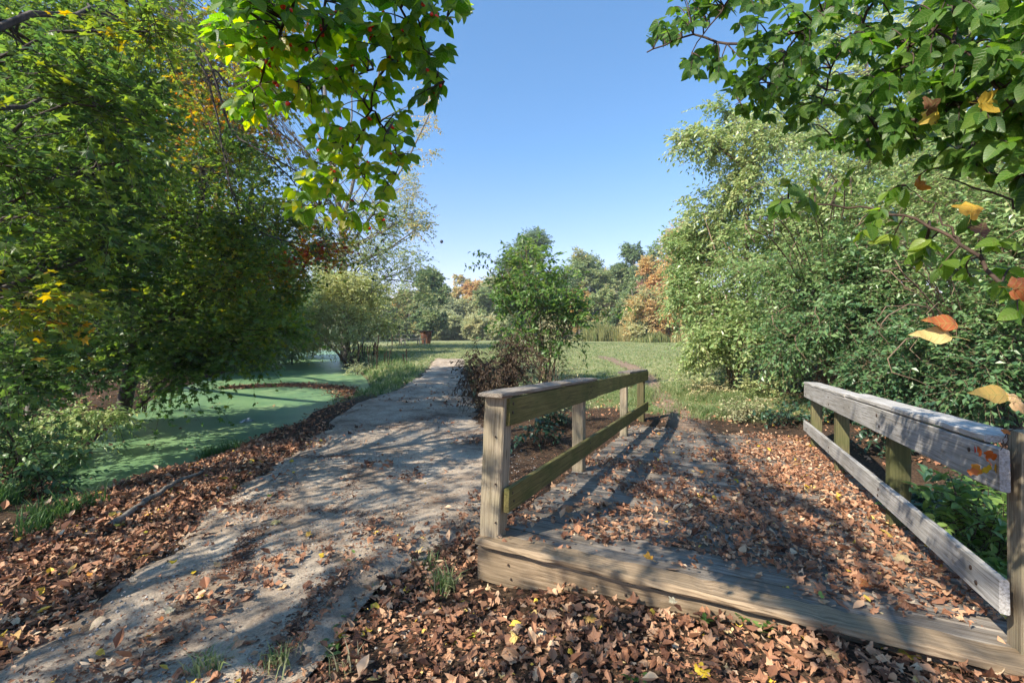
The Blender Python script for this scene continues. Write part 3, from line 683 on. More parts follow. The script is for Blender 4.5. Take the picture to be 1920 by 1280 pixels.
for l_ in crk:
    n = 1800; u = rl.rand(n)*(len(l_)-1.001); i = u.astype(int); f = (u-i)[:, None]; q = l_[i]*(1-f)+l_[i+1]*f+rl.randn(n, 2)*.055; al = rl.rand(n)*6.28
    place(M, T_RH, np.c_[q, surf(q[:, 0], q[:, 1])+.003], np.c_[np.cos(al), np.sin(al), rl.randn(n)*.2], np.c_[rl.randn(n, 2)*.3, np.ones(n)], .010+.022*rl.rand(n)**2, np.c_[rl.rand(n), rl.rand(n), np.full(n, .22)], .9)
tag(M.build('leaf_crumbs', M_LIT), 'small brown leaf fragments and husks crushed on the path', 'leaf fragments', kind='stuff')
# pebbles
def rock(rng, s=1):
    v = np.array([[1, 0, 0], [-1, 0, 0], [0, 1, 0], [0, -1, 0], [0, 0, 1], [0, 0, -1], [.6, .6, .5], [-.6, .6, .5], [.6, -.6, .5], [-.6, -.6, .5]], float)
    v[:6] *= .9+.3*rng.rand(6, 1); v[6:] *= .85+.3*rng.rand(4, 1)
    f = [[4, 6, 7], [4, 8, 6], [4, 9, 8], [4, 7, 9], [0, 6, 8], [2, 7, 6], [1, 9, 7], [3, 8, 9], [5, 2, 0], [5, 1, 2], [5, 3, 1], [5, 0, 3], [0, 2, 6], [2, 1, 7], [1, 3, 9], [3, 0, 8]]
    return v, np.array(f)
M = MB(); n = 16000; x = -3.6+4.6*rl.rand(n); y = 1.7+8*rl.rand(n)**1.5; pp = sdf(x, y, pathpoly)
k = (pp < .4) & (rl.rand(n) < .25+.9*smooth(.45, .65, fbm(x, y, 1.1, 17))); L, V = bl(x, y); k &= ~((L > -.2) & (V > -.2)); x, y = x[k], y[k]; n = len(x); a = rl.rand(n)*6.28
rt = rock(RS(2)); place(M, rt, np.c_[x, y, surf(x, y)+.001], np.c_[np.cos(a), np.sin(a), rl.randn(n)*.2], np.c_[rl.randn(n, 2)*.3, np.ones(n)], .0025+.010*rl.rand(n)**3, np.c_[rl.rand(n), rl.rand(n), np.full(n, .5)], .8)
M_STONE = leafmat('pebble', [(0, (.10, .09, .08)), (.5, (.28, .26, .24)), (1, (.46, .43, .40))], 0.0, .8)
tag(M.build('path_gravel', M_STONE), 'small grey pebbles loose on the path', 'gravel', kind='stuff')
# floating leaves + debris spit
M = MB()
def inpond(x, y): return sdf(x, y, pond) < -.02
x, y = scatter(9000, -24, -3, 5, 42, lambda x, y: np.where(inpond(x, y), .10+.5*smooth(.46, .70, fbm(x, y, .6, 19))*smooth(16, 7, y), 0))
litter(M, np.c_[x, y, np.full(len(x), WZ+.002)], rl, .085, .12, .34, .008, .16, .5)
tag(M.build('floating_leaves', M_LIT), 'scattered brown and yellow leaves floating on the duckweed', 'floating leaves', kind='stuff')
M = MB()
SP = [gp(430, 757)[:2], gp(500, 752)[:2], gp(560, 750)[:2], gp(640, 752)[:2], gp(680, 750)[:2]]; SP = np.array(SP)
n = 9000; u = rl.rand(n)*3.999; i = u.astype(int); f = (u-i)[:, None]; c = SP[i]*(1-f)+SP[i+1]*f
c = c+rl.randn(n, 2)*np.c_[np.full(n, .25), .16+.12*u/4]
litter(M, np.c_[c, np.full(n, WZ+.01)], rl, .09, .35, .27, .05, .12, .55)
tag(M.build('debris_raft', M_LIT), 'narrow raft of dark rotting leaves jutting into the duckweed', 'debris raft', kind='stuff')

# ------------------------------------------------------------------ grass
def blades(M, x, y, z, h, rng, hue=.4, wide=.006, lean=.5, per=4, hv=.1):
    n = len(x); X = np.repeat(x, per)+rng.randn(n*per)*.02; Y = np.repeat(y, per)+rng.randn(n*per)*.02; Z = np.repeat(z, per); H = np.repeat(h, per)*(.5+.8*rng.rand(n*per))
    k = n*per; a = rng.rand(k)*6.28; ln = lean*(.3+rng.rand(k)); dx, dy = np.cos(a), np.sin(a)
    b = a+1.57+rng.randn(k)*.5; w = wide*(.6+.8*rng.rand(k)); bx, by = np.cos(b)*w, np.sin(b)*w
    p0 = np.c_[X, Y, Z-.01]; p1 = p0+np.c_[dx*ln*H*.35, dy*ln*H*.35, H*.6]; p2 = p0+np.c_[dx*ln*H, dy*ln*H, H*(1-.25*ln)]
    bb = np.c_[bx, by, np.zeros(k)]
    V = np.stack([p0-bb, p0+bb, p1-bb*.8, p1+bb*.8, p2], 1); i = np.arange(k)[:, None]*5
    Fc = np.concatenate([i+[0, 1, 3], i+[0, 3, 2], i+[2, 3, 4]], 1).reshape(-1, 3)
    rv = np.c_[rng.rand(k), np.repeat(rng.rand(n), per), np.repeat(np.clip(hue+rng.randn(n)*hv, 0, 1), per)]
    M.add(V, Fc, np.repeat(rv, 3, 0))
rg = RS(21)
M = MB()
gd = lambda x, y: masks(x, y)[0]
x, y = scatter(30000, 0, 6.5, 7.5, 15, gd); ns = fbm(x, y, 1.1, 33)
blades(M, x, y, height(x, y), .07+.16*smooth(.5, .75, ns)*smooth(2.0, 3.6, x), rg, .52, .004, .9, 4, .16)
x, y = scatter(45000, -9, 14, 13, 42, gd); blades(M, x, y, height(x, y), .05+.05*fbm(x, y, .8, 34), rg, .62, .012, .7, 3, .14)
x, y = scatter(9000, -12, -3, 12, 34, lambda x, y: gd(x, y)*(sdf(x, y, pond) < 2.2)); blades(M, x, y, height(x, y), .12+.16*rg.rand(len(x)), rg, .42, .010, .6, 4, .15)
x, y = scatter(14000, -7.6, -4.0, 3.6, 7.4, lambda x, y: (sdf(x, y, pond) > .1)*smooth(.42, .55, fbm(x, y, .9, 40))*(sdf(x, y, pathpoly) > .9)); blades(M, x, y, height(x, y), .10+.16*rg.rand(len(x)), rg, .16, .005, .8, 4)
tag(M.build('grass', M_GRASS), 'short green lawn grass and ragged bank grass beyond the bridge', 'grass', kind='stuff')
# ------------------------------------------------------------------ trees
def C(px, py, d, rpx, n, hue, ry=None, rd=None):
    r = rpx*d/F; return (P(px, py, d), (r, (rd*d/F if rd else r*1.1), (ry*d/F if ry else r)), n, hue)
def make_tree(kind, label, cat, base, trunk, tr, clumps, leafm, barkm, seed, group=None, trunks=None, crown_name='crown', **kw):
    rng = RS(seed); MW = MB(); ML = MB()
    root = thing(kind, label, cat, tuple(base), group)
    TL = trunkline(trunk, 12, .03, rng); rr = np.interp(np.linspace(0, 1, 12), [0, .06, 1], [tr*1.45, tr, tr*.35])
    sides = 10 if tr > .06 else 6
    tubes(MW, TL, rr, sides)
    for t2, r2 in (trunks or []):
        T2 = trunkline(t2, 9, .03, rng); tubes(MW, T2, np.linspace(r2, r2*.35, 9), 6)
    crown(MW, ML, rng, clumps, TL, rr, **kw)
    a = MW.build('trunk', barkm, cols=False); b = ML.build(crown_name, leafm)
    for o in (a, b): o.parent = root; o.matrix_parent_inverse = Matrix.Translation(-Vector(root.location))
    return root

# ---- left bank maples ----
GM = 'maples leaning over the left side of the pond'
b = gp(-260, 980); b1 = b
make_tree('maple_tree', 'nearest dark green maple filling the upper left corner', 'tree', b,
  [b-[0, 0, .2], b+[.1, .1, 2], b+[.3, .2, 4.5], b+[.8, .3, 7.5]], .14,
  [C(30, 60, 6.3, 150, 160, .35), C(150, 170, 6.6, 120, 130, .32), C(40, 300, 6.2, 140, 160, .3), C(190, 330, 6.9, 100, 120, .35), C(60, 520, 6.0, 130, 150, .42), C(240, 60, 7.2, 110, 110, .45), C(60, 90, 4.2, 120, 45, .35, 90), C(180, 200, 4.4, 90, 36, .4, 60), C(20, 300, 4.2, 110, 45, .3, 80), C(150, 420, 4.6, 90, 36, .4, 60), C(40, 560, 4.5, 90, 40, .55, 60), C(280, 60, 4.6, 70, 26, .5, 50), C(250, 300, 5.0, 70, 30, .35, 45), C(-20, 700, 4.6, 70, 24, .3, 50),
   C(250, 220, 7.4, 80, 120, .38), C(-80, 400, 6.2, 120, 160, .2), C(200, 480, 6.9, 90, 160, .22), C(30, 690, 5.9, 80, 110, .28)], M_MAPLE, M_BARK, 101, GM, dm=1.7, hubs=20, hubr=.4, T=T_ML, leaf=.125, nleaf=8, tw=.55, flat=.8, droop=.3)
b = gp(215, 790); bm = b
make_tree('maple_tree', 'dark leaning maple whose low green boughs sweep out just above the duckweed', 'tree', b,
  [b-[0, 0, .2], P(250, 700, 10.0), P(300, 600, 9.8), P(360, 480, 9.5), P(380, 300, 9.6)], .15,
  [C(330, 420, 9.0, 105, 260, .38), C(420, 520, 8.6, 85, 220, .48), C(310, 600, 8.8, 95, 240, .32), C(430, 640, 8.6, 60, 170, .40, 38), C(200, 470, 9.6, 110, 240, .2), C(340, 690, 8.4, 65, 150, .25, 36),
   C(480, 430, 9.2, 70, 150, .42), C(220, 640, 9.2, 80, 190, .2), C(400, 320, 9.5, 80, 150, .38), C(500, 620, 8.8, 38, 80, .45, 26), C(250, 540, 8.6, 70, 120, .3)], M_MAPLE, M_BARK, 102, GM, dm=1.35, hubs=20, hubr=.4, T=T_ML, leaf=.13, nleaf=8, tw=.6, flat=.8, droop=.32)
b = gp(62, 800)
make_tree('maple_tree', 'slender maple with a thin pale trunk standing near the left frame edge', 'tree', b,
  [b-[0, 0, .2], P(64, 650, b[1]), P(72, 450, b[1]), P(70, 200, b[1]), P(90, 20, b[1])], .075,
  [C(110, 600, 8.8, 90, 180, .25), C(60, 430, 9, 110, 200, .3), C(150, 350, 9, 100, 170, .3), C(100, 180, 9, 110, 190, .35), C(20, 620, 8.8, 80, 140, .2), C(140, 50, 9, 110, 150, .42)], M_MAPLE, M_BARKG, 103, GM, dm=1.7, hubs=20, hubr=.4, T=T_ML, leaf=.13, nleaf=8, tw=.6, flat=.8, droop=.3)
b = gp(290, 728)
make_tree('maple_tree', 'tall maple turning golden orange high behind the green boughs', 'tree', b,
  [b-[0, 0, .2], P(300, 500, b[1]), P(330, 250, b[1]), P(340, 0, b[1]-.5)], .16,
  [C(470, 60, 11.5, 60, 90, .56), C(540, 40, 11.5, 50, 60, .66), C(500, 150, 11.5, 50, 70, .6), C(450, 200, 11.5, 50, 80, .66), C(590, 90, 12, 40, 36, .6), C(500, 380, 12, 60, 90, .5), C(300, 60, 13, 110, 240, .5), C(400, 150, 13, 85, 170, .62), C(270, 190, 13, 90, 190, .45), C(400, 255, 12.5, 70, 170, .68), C(200, 60, 13, 120, 200, .34), C(340, -30, 13, 120, 150, .6), C(450, 320, 12.5, 60, 100, .58, 40),
   C(240, 330, 13, 100, 200, .35), C(100, 300, 13.5, 130, 220, .3), C(350, 420, 13, 90, 170, .4)], M_MAPLE, M_BARK, 104, GM, dm=1.7, hubs=20, hubr=.4, T=T_ML, leaf=.15, nleaf=8, tw=.75, flat=.7, droop=.3)
b = gp(395, 702)
make_tree('maple_tree', 'maple with orange and red branch tips reaching towards the willow by the pond', 'tree', b,
  [b-[0, 0, .2], P(420, 600, b[1]-2), P(450, 480, 13), P(470, 350, 12.6)], .13,
  [C(450, 560, 11, 70, 190, .46), C(500, 500, 11, 55, 150, .62, 40), C(570, 480, 11, 36, 44, .82, 22), C(605, 470, 10.8, 24, 18, .95, 14), C(520, 430, 11.5, 60, 120, .5, 40), C(420, 480, 12, 80, 160, .5), C(490, 600, 12, 60, 150, .42, 36),
   C(540, 560, 12, 40, 70, .5), C(620, 440, 10.5, 34, 34, .62, 18)], M_MAPLE, M_BARK, 105, GM, dm=1.7, hubs=20, hubr=.4, T=T_ML, leaf=.13, nleaf=8, tw=.6, flat=.8, droop=.25)
# backdrop woods on the left bank
for i, (px, py, d, lab, hue) in enumerate([(-120, 700, 17, 'shaded tree deep in the wood at the far left', .22), (90, 690, 19, 'shaded tree behind the slender pale trunk', .3), (250, 690, 21, 'yellowish green tree behind the leaning maple', .42), (400, 670, 24, 'light green tree behind the orange tipped maple', .48)]):
    b = np.array([(px-CX)/F*d, d, height((px-CX)/F*d, d)]); r = RS(200+i)
    cl = [(b+[(r.rand()-.5)*6.5, (r.rand()-.5)*4, .8+ (11.5 if i < 2 else 9 if i < 3 else 5.0)*r.rand()], (1.7, 1.6, 1.25), 70, hue+.1*r.randn()) for _ in range(16)]
    make_tree('broadleaf_tree', lab, 'tree', b, [b-[0, 0, .2], b+[.2, 0, 4], b+[0, .2, 8], b+[.3, 0, 11]], .17, cl, M_MAPLE, M_BARK, 210+i, None, dm=2.2, leaf=.17, nleaf=13, tw=.9, flat=.5)
# far left bank shrubs along the water
for i, (px, py, d, rp, hue, lab) in enumerate([(470, 655, 24, 70, .45, 'bright green shrub overhanging the middle of the left pond bank'), (545, 630, 29, 60, .45, 'leafy green shrub on the left bank just before the willow'), (585, 610, 38, 60, .42, 'olive shrub at the bend of the pond behind the willow'), (500, 600, 33, 80, .4, 'tall olive bush rising on the far left bank'), (600, 560, 45, 60, .5, 'rounded yellow green tree behind the pond bend')]):
    X = (px-CX)/F*d; b = np.array([X, d, max(WZ+.05, height(X, d))]); r = RS(230+i); R = rp*d/F; zc = CAMZ-(py-HY)/F*d
    cl = [(np.array([X+(r.rand()-.5)*1.5*R, d+(r.rand()-.5)*R, max(.2, zc+(r.rand()-.45)*1.5*R)]), R*.42, 75, hue+.08*r.randn()) for _ in range(9)]
    make_tree('bank_shrub' if i < 3 else 'broadleaf_tree', lab, 'shrub' if i < 3 else 'tree', b, [b-[0, 0, .2], b+[.2, 0, .5*R+.3], b+[.3, 0, R+.5]], .06, cl, M_HONEY, M_BARK, 240+i, None, crown_name='foliage', dm=2, leaf=.13 if i < 3 else .2, nleaf=11, tw=.7, flat=.3)
# understory at the near left bank
def shrub(kind, lab, cat, base, clumps, leafm, barkm, seed, nst=7, sr=.018, group=None, **kw):
    base = np.asarray(base, float); rng = RS(seed); MW = MB(); ML = MB(); root = thing(kind, lab, cat, tuple(base), group)
    cs = np.array([c[0] for c in clumps]); allp = []
    for k in range(nst):
        c = cs[k % len(cs)]+rng.randn(3)*.1*np.linalg.norm(cs[k % len(cs)]-base)*[1, 1, .3]
        s0 = base+np.r_[rng.randn(2)*.12, -.1]; mid = (s0*.55+c*.45)+[0, 0, .28*abs(c[2]-base[2])]
        t = np.linspace(0, 1, 9)[:, None]; Lp = (1-t)**2*s0+2*t*(1-t)*mid+t*t*c; Lp[1:] += rng.randn(8, 3)*.02
        tubes(MW, Lp, np.linspace(sr*(.7+.6*rng.rand()), sr*.3, 9), 5); allp.append(Lp)
    TL = allp[0]
    for j, cl in enumerate(clumps):
        t = allp[j % nst]; crown(MW, ML, rng, [cl], t, np.full(9, sr*.6), limb=.02, **kw)
    a = MW.build('stems', barkm, cols=False); a2 = ML.build('foliage', leafm)
    for o in (a, a2): o.parent = root; o.matrix_parent_inverse = Matrix.Translation(-Vector(root.location))
    return root
b = gp(120, 850)
shrub('undergrowth_shrub', 'yellowish green narrow leaved shrub low on the left bank at the foot of the maples', 'shrub', b, [C(130, 780, b[1], 60, 90, .72, 40), C(70, 830, b[1]-.6, 60, 80, .6, 40), C(190, 790, b[1], 40, 50, .68, 25)], M_HONEY, M_TWIG, 301, T=T_LONG, leaf=.11, nleaf=8, tw=.35, droop=.4)
b = gp(20, 930)
shrub('undergrowth_shrub', 'dark green shaded shrub beside the left edge of the duckweed', 'shrub', b, [C(20, 850, b[1], 80, 120, .3, 55), C(90, 900, b[1]+.2, 50, 60, .3, 35), C(-60, 760, b[1], 90, 100, .25, 70)], M_HONEY, M_TWIG, 302, T=T_MID, leaf=.07, nleaf=8, tw=.35)
b = gp(265, 775)
shrub('undergrowth_shrub', 'small pale yellow leaved shrub under the leaning maple at the water edge', 'shrub', b, [C(260, 700, b[1]-.3, 42, 60, .85, 30), C(305, 690, b[1]-.5, 30, 40, .9, 22)], M_HONEY, M_TWIG, 303, T=T_ML, leaf=.09, nleaf=7, tw=.35)
b = gp(40, 800)
shrub('undergrowth_shrub', 'bushy dark green sapling growing among the left bank trunks', 'shrub', b, [C(30, 720, 8, 80, 110, .2, 60), C(120, 700, 8.2, 70, 90, .25, 50), C(180, 700, 8.8, 60, 80, .2, 45)], M_HONEY, M_TWIG, 304, T=T_MID, leaf=.075, nleaf=8, tw=.4)
# locust with pods, sparse limbs against the sky
rng = RS(401); MW = MB(); ML = MB(); pods = []
b = gp(330, 716); root = thing('locust_tree', 'thin leafed dark limbed tree with hanging seed pods at upper left', 'tree', tuple(b))
tl = trunkline([b-[0, 0, .2], P(300, 520, 11), P(240, 300, 10), P(230, 60, 9), P(250, -80, 8.6)], 12, .02, rng); tubes(MW, tl, np.linspace(.13, .05, 12), 8)
limbs = [([(240, -60), (330, 20), (400, 130), (430, 240), (500, 290), (560, 350)], 8.6, .035), ([(400, 130), (440, 170), (530, 250), (590, 300), (640, 330)], 8.4, .02), ([(240, 40), (320, 60), (370, 110), (410, 230), (425, 330), (450, 400)], 8.8, .03),
         ([(10, 340), (90, 290), (170, 230), (260, 190), (315, 155)], 7.6, .03), ([(500, 290), (580, 340), (640, 400), (700, 430), (760, 450)], 8.4, .014), ([(230, 340), (330, 400), (430, 400), (520, 450), (600, 460)], 8.8, .025), ([(560, 350), (600, 400), (640, 470), (690, 500)], 8.5, .012)]
cl = []
for li, (pp, d, r) in enumerate(limbs):
    q = trunkline([P(a, c, d+.15*math.sin(a)) for a, c in pp], 16, .015, rng); tubes(MW, q, np.linspace(r, r*.3, 16), 6)
    for j in range(4, 16, 2):
        n = 7 if li != 3 else 3
        cl.append((q[j]+rng.randn(3)*.12, .38, n, .35+.2*rng.rand()))
        for _ in range(5 if li in (0, 1, 4, 6) else 1):
            p0 = q[j]+rng.randn(3)*.3-[0, 0, .1]; D = np.array([rng.randn()*.25, rng.randn()*.25, -1.])
            pods.append(MB()); place(pods[-1], T_LONG, p0[None], D[None], rng.randn(1, 3), np.array([.09]), np.array([[rng.rand(), .5, .3]]))
crown(MW, ML, rng, cl, tl[-2:], np.array([.03, .03]), T=T_MID, leaf=.075, nleaf=6, tw=.4, limb=.01, droop=.3, flat=.3)
for o in (MW.build('trunk', M_BARK, cols=False), ML.build('crown', leafmat('thin olive leaf', [(0, (.02, .05, .012)), (.4, (.05, .10, .02)), (.7, (.15, .18, .03)), (1, (.4, .26, .03))], .42, .4)), *[q.build('seed_pod', M_DEAD) for q in pods[:96]]):
    o.parent = root; o.matrix_parent_inverse = Matrix.Translation(-Vector(b))

# ---- cottonwood ----
b = gp(648, 672); d0 = 32.0; b = np.array([(648-CX)/F*d0, d0, WZ+.1]); b[2] = max(b[2], float(height(b[0], b[1])))
rng = RS(501)
tk = [b-[0, 0, .3], P(645, 520, d0), P(640, 430, d0), P(628, 320, d0), P(612, 190, d0), P(600, 60, d0)]
br = [([P(640, 430, d0), P(665, 330, d0), P(690, 220, d0), P(715, 120, d0-.5)], .14), ([P(628, 330, d0), P(590, 240, d0), P(545, 170, d0+.4)], .1), ([P(640, 480, d0), P(700, 400, d0-1), P(770, 290, d0-1.5), P(815, 190, d0-1.6)], .1),
      ([P(645, 500, d0), P(720, 470, d0-1), P(780, 430, d0-2)], .09), ([P(645, 520, d0), P(700, 520, d0), P(780, 530, d0)], .08), ([P(628, 330, d0), P(660, 220, d0), P(650, 90, d0)], .08), ([P(645, 540, d0), P(600, 500, d0), P(560, 470, d0+.5)], .08)]
cl = []
for px, py, rp, n, h in [(740, 420, 50, 80, .35), (780, 395, 35, 50, .4), (720, 470, 55, 90, .3), (770, 500, 45, 80, .3), (700, 540, 60, 90, .25), (790, 430, 28, 36, .5), (660, 470, 50, 60, .4), (610, 480, 60, 80, .4), (600, 540, 60, 90, .35), (790, 545, 40, 70, .35), (820, 200, 26, 12, .6), (790, 280, 24, 14, .55), (760, 350, 34, 36, .5), (700, 380, 40, 40, .4), (800, 240, 20, 8, .6), (760, 300, 24, 8, .5), (640, 300, 40, 14, .45), (560, 430, 60, 70, .4), (740, 590, 55, 80, .3)]:
    cl.append(C(px, py, d0-.8, rp, n, h))
root = make_tree('cottonwood_tree', 'tall thinly leaved tree with a thick grey trunk rising behind the willow into the sky', 'tree', b, tk, .26, cl, M_AUT, M_BARKG, 502, None, trunks=br, dm=1.9, leaf=.17, nleaf=9, tw=.9, droop=.3, flat=.3)
# ---- willow by the pond ----
d0 = 27.0; b = np.array([(656-CX)/F*d0, d0, 0.]); b[2] = max(height(b[0], b[1]), WZ+.05)
cl = [C(640, 560, d0, 45, 130, .55), C(600, 590, d0-.5, 42, 110, .6), C(690, 580, d0, 40, 120, .5), C(660, 530, d0, 36, 90, .6), C(620, 540, d0, 34, 80, .65), C(700, 545, d0, 32, 70, .5), C(580, 620, d0-.5, 30, 80, .6, 24), C(715, 610, d0-.5, 26, 60, .5), C(650, 610, d0-1, 40, 90, .55), C(610, 635, d0-1, 24, 40, .6, 16)]
shrub('willow_bush', 'wide pale willow bush with many fanned stems at the pond edge', 'bush', b, cl, leafmat('willow leaf', [(0, (.20, .25, .09)), (.5, (.36, .40, .16)), (1, (.52, .49, .23))], .4, .45), M_STEM, 503, nst=20, sr=.035, dm=2, T=T_RH, leaf=.15, nleaf=10, tw=.7, droop=.4, flat=.2)
# dead stalks & leafy clump between pond and path
for i, (px, py, hgt, d) in enumerate([(680, 690, 1.3, 22), (715, 688, 1.2, 24)]):
    b = gp(px, py); rr = RS(510+i); M = MB()
    rt = thing('dry_plant', ['thicket of dark dried stalks at the water edge below the willow', 'thicket of dark dried stalks on the grass right of the willow'][i], 'dry plant', tuple(b))
    for k in range(13):
        M = MB(); x0 = b+[rr.randn()*.45, rr.randn()*.5, -.05]; h = hgt*(.5+.7*rr.rand()); e = x0+[rr.randn()*.1, rr.randn()*.1, h]
        tubes(M, np.linspace(x0, e, 4), np.array([.012, .012, .018, .03])*(.6+.6*rr.rand()), 5)
        M.build('stalk', M_DEAD, rt, False).matrix_parent_inverse = Matrix.Translation(-Vector(b))
b = gp(672, 705)
shrub('waterside_shrub', 'low leafy green plant where the path grass meets the duckweed', 'shrub', b, [(b+[0, 0, .45], .55, 60, .55), (b+[.5, 1.0, .4], .5, 50, .6), (b+[-.3, 2.5, .5], .6, 50, .6)], M_PALE, M_TWIG, 512, leaf=.09, nleaf=9, tw=.3)

# ---- centre vine shrub ----
b = gp(1025, 728); d0 = b[1]
cl = [C(990, 520, d0, 42, 120, .5), C(950, 505, d0, 28, 60, .6), C(1030, 500, d0, 34, 90, .55), C(1010, 560, d0-.3, 55, 190, .4), C(960, 570, d0, 34, 90, .35), C(1060, 560, d0, 34, 80, .45), C(1000, 620, d0-.2, 52, 130, .35), C(1060, 600, d0, 36, 90, .45), C(1040, 650, d0, 40, 60, .35), C(940, 540, d0, 22, 26, .5), C(1085, 585, d0, 20, 24, .55, 14), C(985, 470, d0, 24, 24, .6), C(960, 640, d0, 34, 50, .3)]
shrub('vine_covered_shrub', 'tall broad leaved green shrub tangled with brown vines beyond the left railing', 'shrub', b, cl, M_REDBUD, M_STEM, 520, nst=30, sr=.016, dm=.85, hubr=.6, T=T_MID, leaf=.13, nleaf=7, tw=.4, droop=.3, flat=.3)
M = MB(); rr = RS(521); stw = MB()
for k in range(5):
    q = trunkline([P(1150+k*8, 590-6*k, d0), P(1120, 580-3*k, d0), P(1080, 600, d0), P(1040, 640, d0)], 10, .03, rr); tubes(M, q, np.linspace(.004, .01, 10), 4)
# long arching sprays
rng = RS(522)
rt = thing('arching_vine', 'leafy vine sprays arching out left and right from the vine covered shrub', 'vine', tuple(b))
ML = MB(); MW = MB()
for pp in [[(960, 560), (930, 520), (905, 498), (878, 500)], [(950, 530), (925, 490), (905, 478), (890, 476)], [(1040, 600), (1090, 585), (1140, 580), (1175, 572)], [(1050, 620), (1100, 600), (1150, 590), (1180, 580)], [(990, 500), (985, 460), (975, 440)], [(1040, 640), (1080, 640), (1095, 660), (1100, 690)]]:
    q = trunkline([P(a, c, d0) for a, c in pp], 14, .01, rng); tubes(MW, q, np.linspace(.012, .004, 14), 4)
    qq = np.repeat(q[3:], 3, 0)+rng.randn(33, 3)*.06
    D = rng.randn(33, 3)*.5-[0, 0, .5]; place(ML, T_MID, qq, D, rng.randn(33, 3)*.5+[0, 0, 1], .09+.05*rng.rand(33), np.c_[rng.rand(33), rng.rand(33), np.full(33, .45)])
for o in (MW.build('stems', M_STEM, cols=False), ML.build('foliage', M_REDBUD)): o.parent = rt; o.matrix_parent_inverse = Matrix.Translation(-Vector(b))
M.build('stems', M_STEM, rt, cols=False).matrix_parent_inverse = Matrix.Translation(-Vector(b))
cl = [C(1000, 640, d0-.4, 55, 120, .8), C(1050, 680, d0-.3, 50, 90, .9), C(960, 650, d0-.4, 40, 80, .7), C(1030, 590, d0-.4, 40, 50, .7), C(1080, 700, d0+.3, 40, 60, 1)]
shrub('dried_vine', 'mat of tan and brown dead vines draped over the lower half of the central shrub', 'vine', b+[.05, -.3, 0], cl, M_PALE, M_STEM, 524, nst=30, sr=.006, dm=.55, T=T_LONG, leaf=.07, nleaf=5, tw=.6, droop=.7, flat=.1, jit=.7, twr=.0035)
# dead brown shrub
b = gp(925, 775); d0 = b[1]
cl = [C(900, 710, d0, 34, 90, .3), C(940, 740, d0-.2, 40, 90, .35), C(875, 700, d0, 18, 30, .3), C(975, 655, d0, 34, 60, .4), C(920, 700, d0, 40, 110, .35), C(950, 670, d0, 40, 100, .35), C(895, 680, d0, 24, 50, .3), C(960, 720, d0, 40, 90, .4), C(910, 745, d0, 28, 70, .35), C(985, 690, d0, 36, 70, .5), C(890, 655, d0, 12, 14, .3, 20)]
shrub('withered_bush', 'withered dark brown bush with curled leaves right beside the path', 'bush', b, cl, M_DEAD, M_TWIG, 530, nst=24, sr=.009, T=T_LONG, leaf=.085, nleaf=7, tw=.35, droop=.5, flat=.2, jit=.7, twr=.003)
# brush behind left railing over the ditch
b = gp(1030, 800)
cl = [C(1030, 745, b[1], 45, 70, .45, 30), C(1080, 750, b[1]+.5, 45, 60, .55, 25), C(990, 760, b[1]-.5, 35, 50, .4, 25)]
shrub('bramble_shrub', 'low tangled bramble between the path and the left railing', 'shrub', b, cl, M_PALE, M_STEM, 531, nst=22, sr=.007, T=T_MID, leaf=.055, nleaf=6, tw=.35, twr=.0035)
for i, (px, py, w_, h_) in enumerate([(1010, 835, 45, 30), (1035, 800, 35, 24)]):
    b = gp(px, py); shrub('ditch_plant', ['bluish green leafy weed in the ditch seen under the left top rail', 'dark leafy weed just behind it in the ditch, nearer the second post'][i], 'plant', b, [(b+[0, 0, .28], (.35, .35, .2), 45, .35)], M_BLUE, M_TWIG, 535+i, nst=6, sr=.006, T=T_MID, leaf=.08, nleaf=6, tw=.25)
# ------------------------------------------------------------------ right side shrubs
GR = 'honeysuckle shrubs walling the right side'
b = gp(1370, 725)
cl = [C(1310, 470, 15, 60, 210, .6), C(1285, 540, 14.5, 42, 150, .62), C(1335, 590, 13.5, 62, 210, .62), C(1345, 400, 14.5, 62, 190, .72), C(1400, 320, 13.5, 66, 190, .75), C(1330, 275, 13.5, 44, 90, .75, 30), C(1285, 265, 13.5, 30, 40, .75, 16), C(1440, 240, 13, 70, 150, .75),
      C(1390, 500, 13, 80, 240, .6), C(1400, 620, 12.5, 70, 220, .62), C(1330, 660, 12.5, 40, 120, .72), C(1370, 220, 13.5, 36, 60, .7), C(1290, 440, 15, 32, 70, .65), C(1460, 420, 13, 80, 220, .65)]
make_tree('honeysuckle_shrub', 'pale sunlit shrub forming the left end of the green wall, arching out against the sky', 'shrub', b, [b-[0, 0, .2], P(1400, 560, 13), P(1400, 400, 13.3), P(1420, 250, 13.2)], .07, cl, M_HONEY, M_STEM, 601, GR,
  trunks=[([b, P(1360, 560, 13.3), P(1320, 400, 14)], .04), ([b, P(1450, 550, 12.6), P(1480, 350, 13)], .04), ([b, P(1350, 650, 12.8), P(1300, 560, 14)], .03)], crown_name='foliage', dm=1.9, hubs=22, hubr=.36, leaf=.12, nleaf=9, tw=.55, droop=.45, flat=.3)
b = gp(1560, 742)
cl = [C(1480, 530, 10.3, 90, 260, .45), C(1590, 430, 10.3, 110, 330, .6), C(1560, 590, 9.3, 85, 260, .32), C(1680, 560, 9.0, 100, 280, .4), C(1480, 640, 9.8, 55, 150, .35, 38), C(1700, 400, 9.8, 110, 280, .65), C(1530, 330, 11, 90, 200, .68), C(1640, 300, 11, 90, 180, .7), C(1600, 510, 9.4, 80, 200, .45)]
st = []
rr = RS(611)
for k in range(16):
    t = P(1480+240*rr.rand(), 620-160*rr.rand(), 9.2+rr.rand()); m_ = (b+t)/2+[0, 0, .5]; st.append(([b+np.r_[rr.randn(2)*.15, 0], m_, t], .018+.014*rr.rand()))
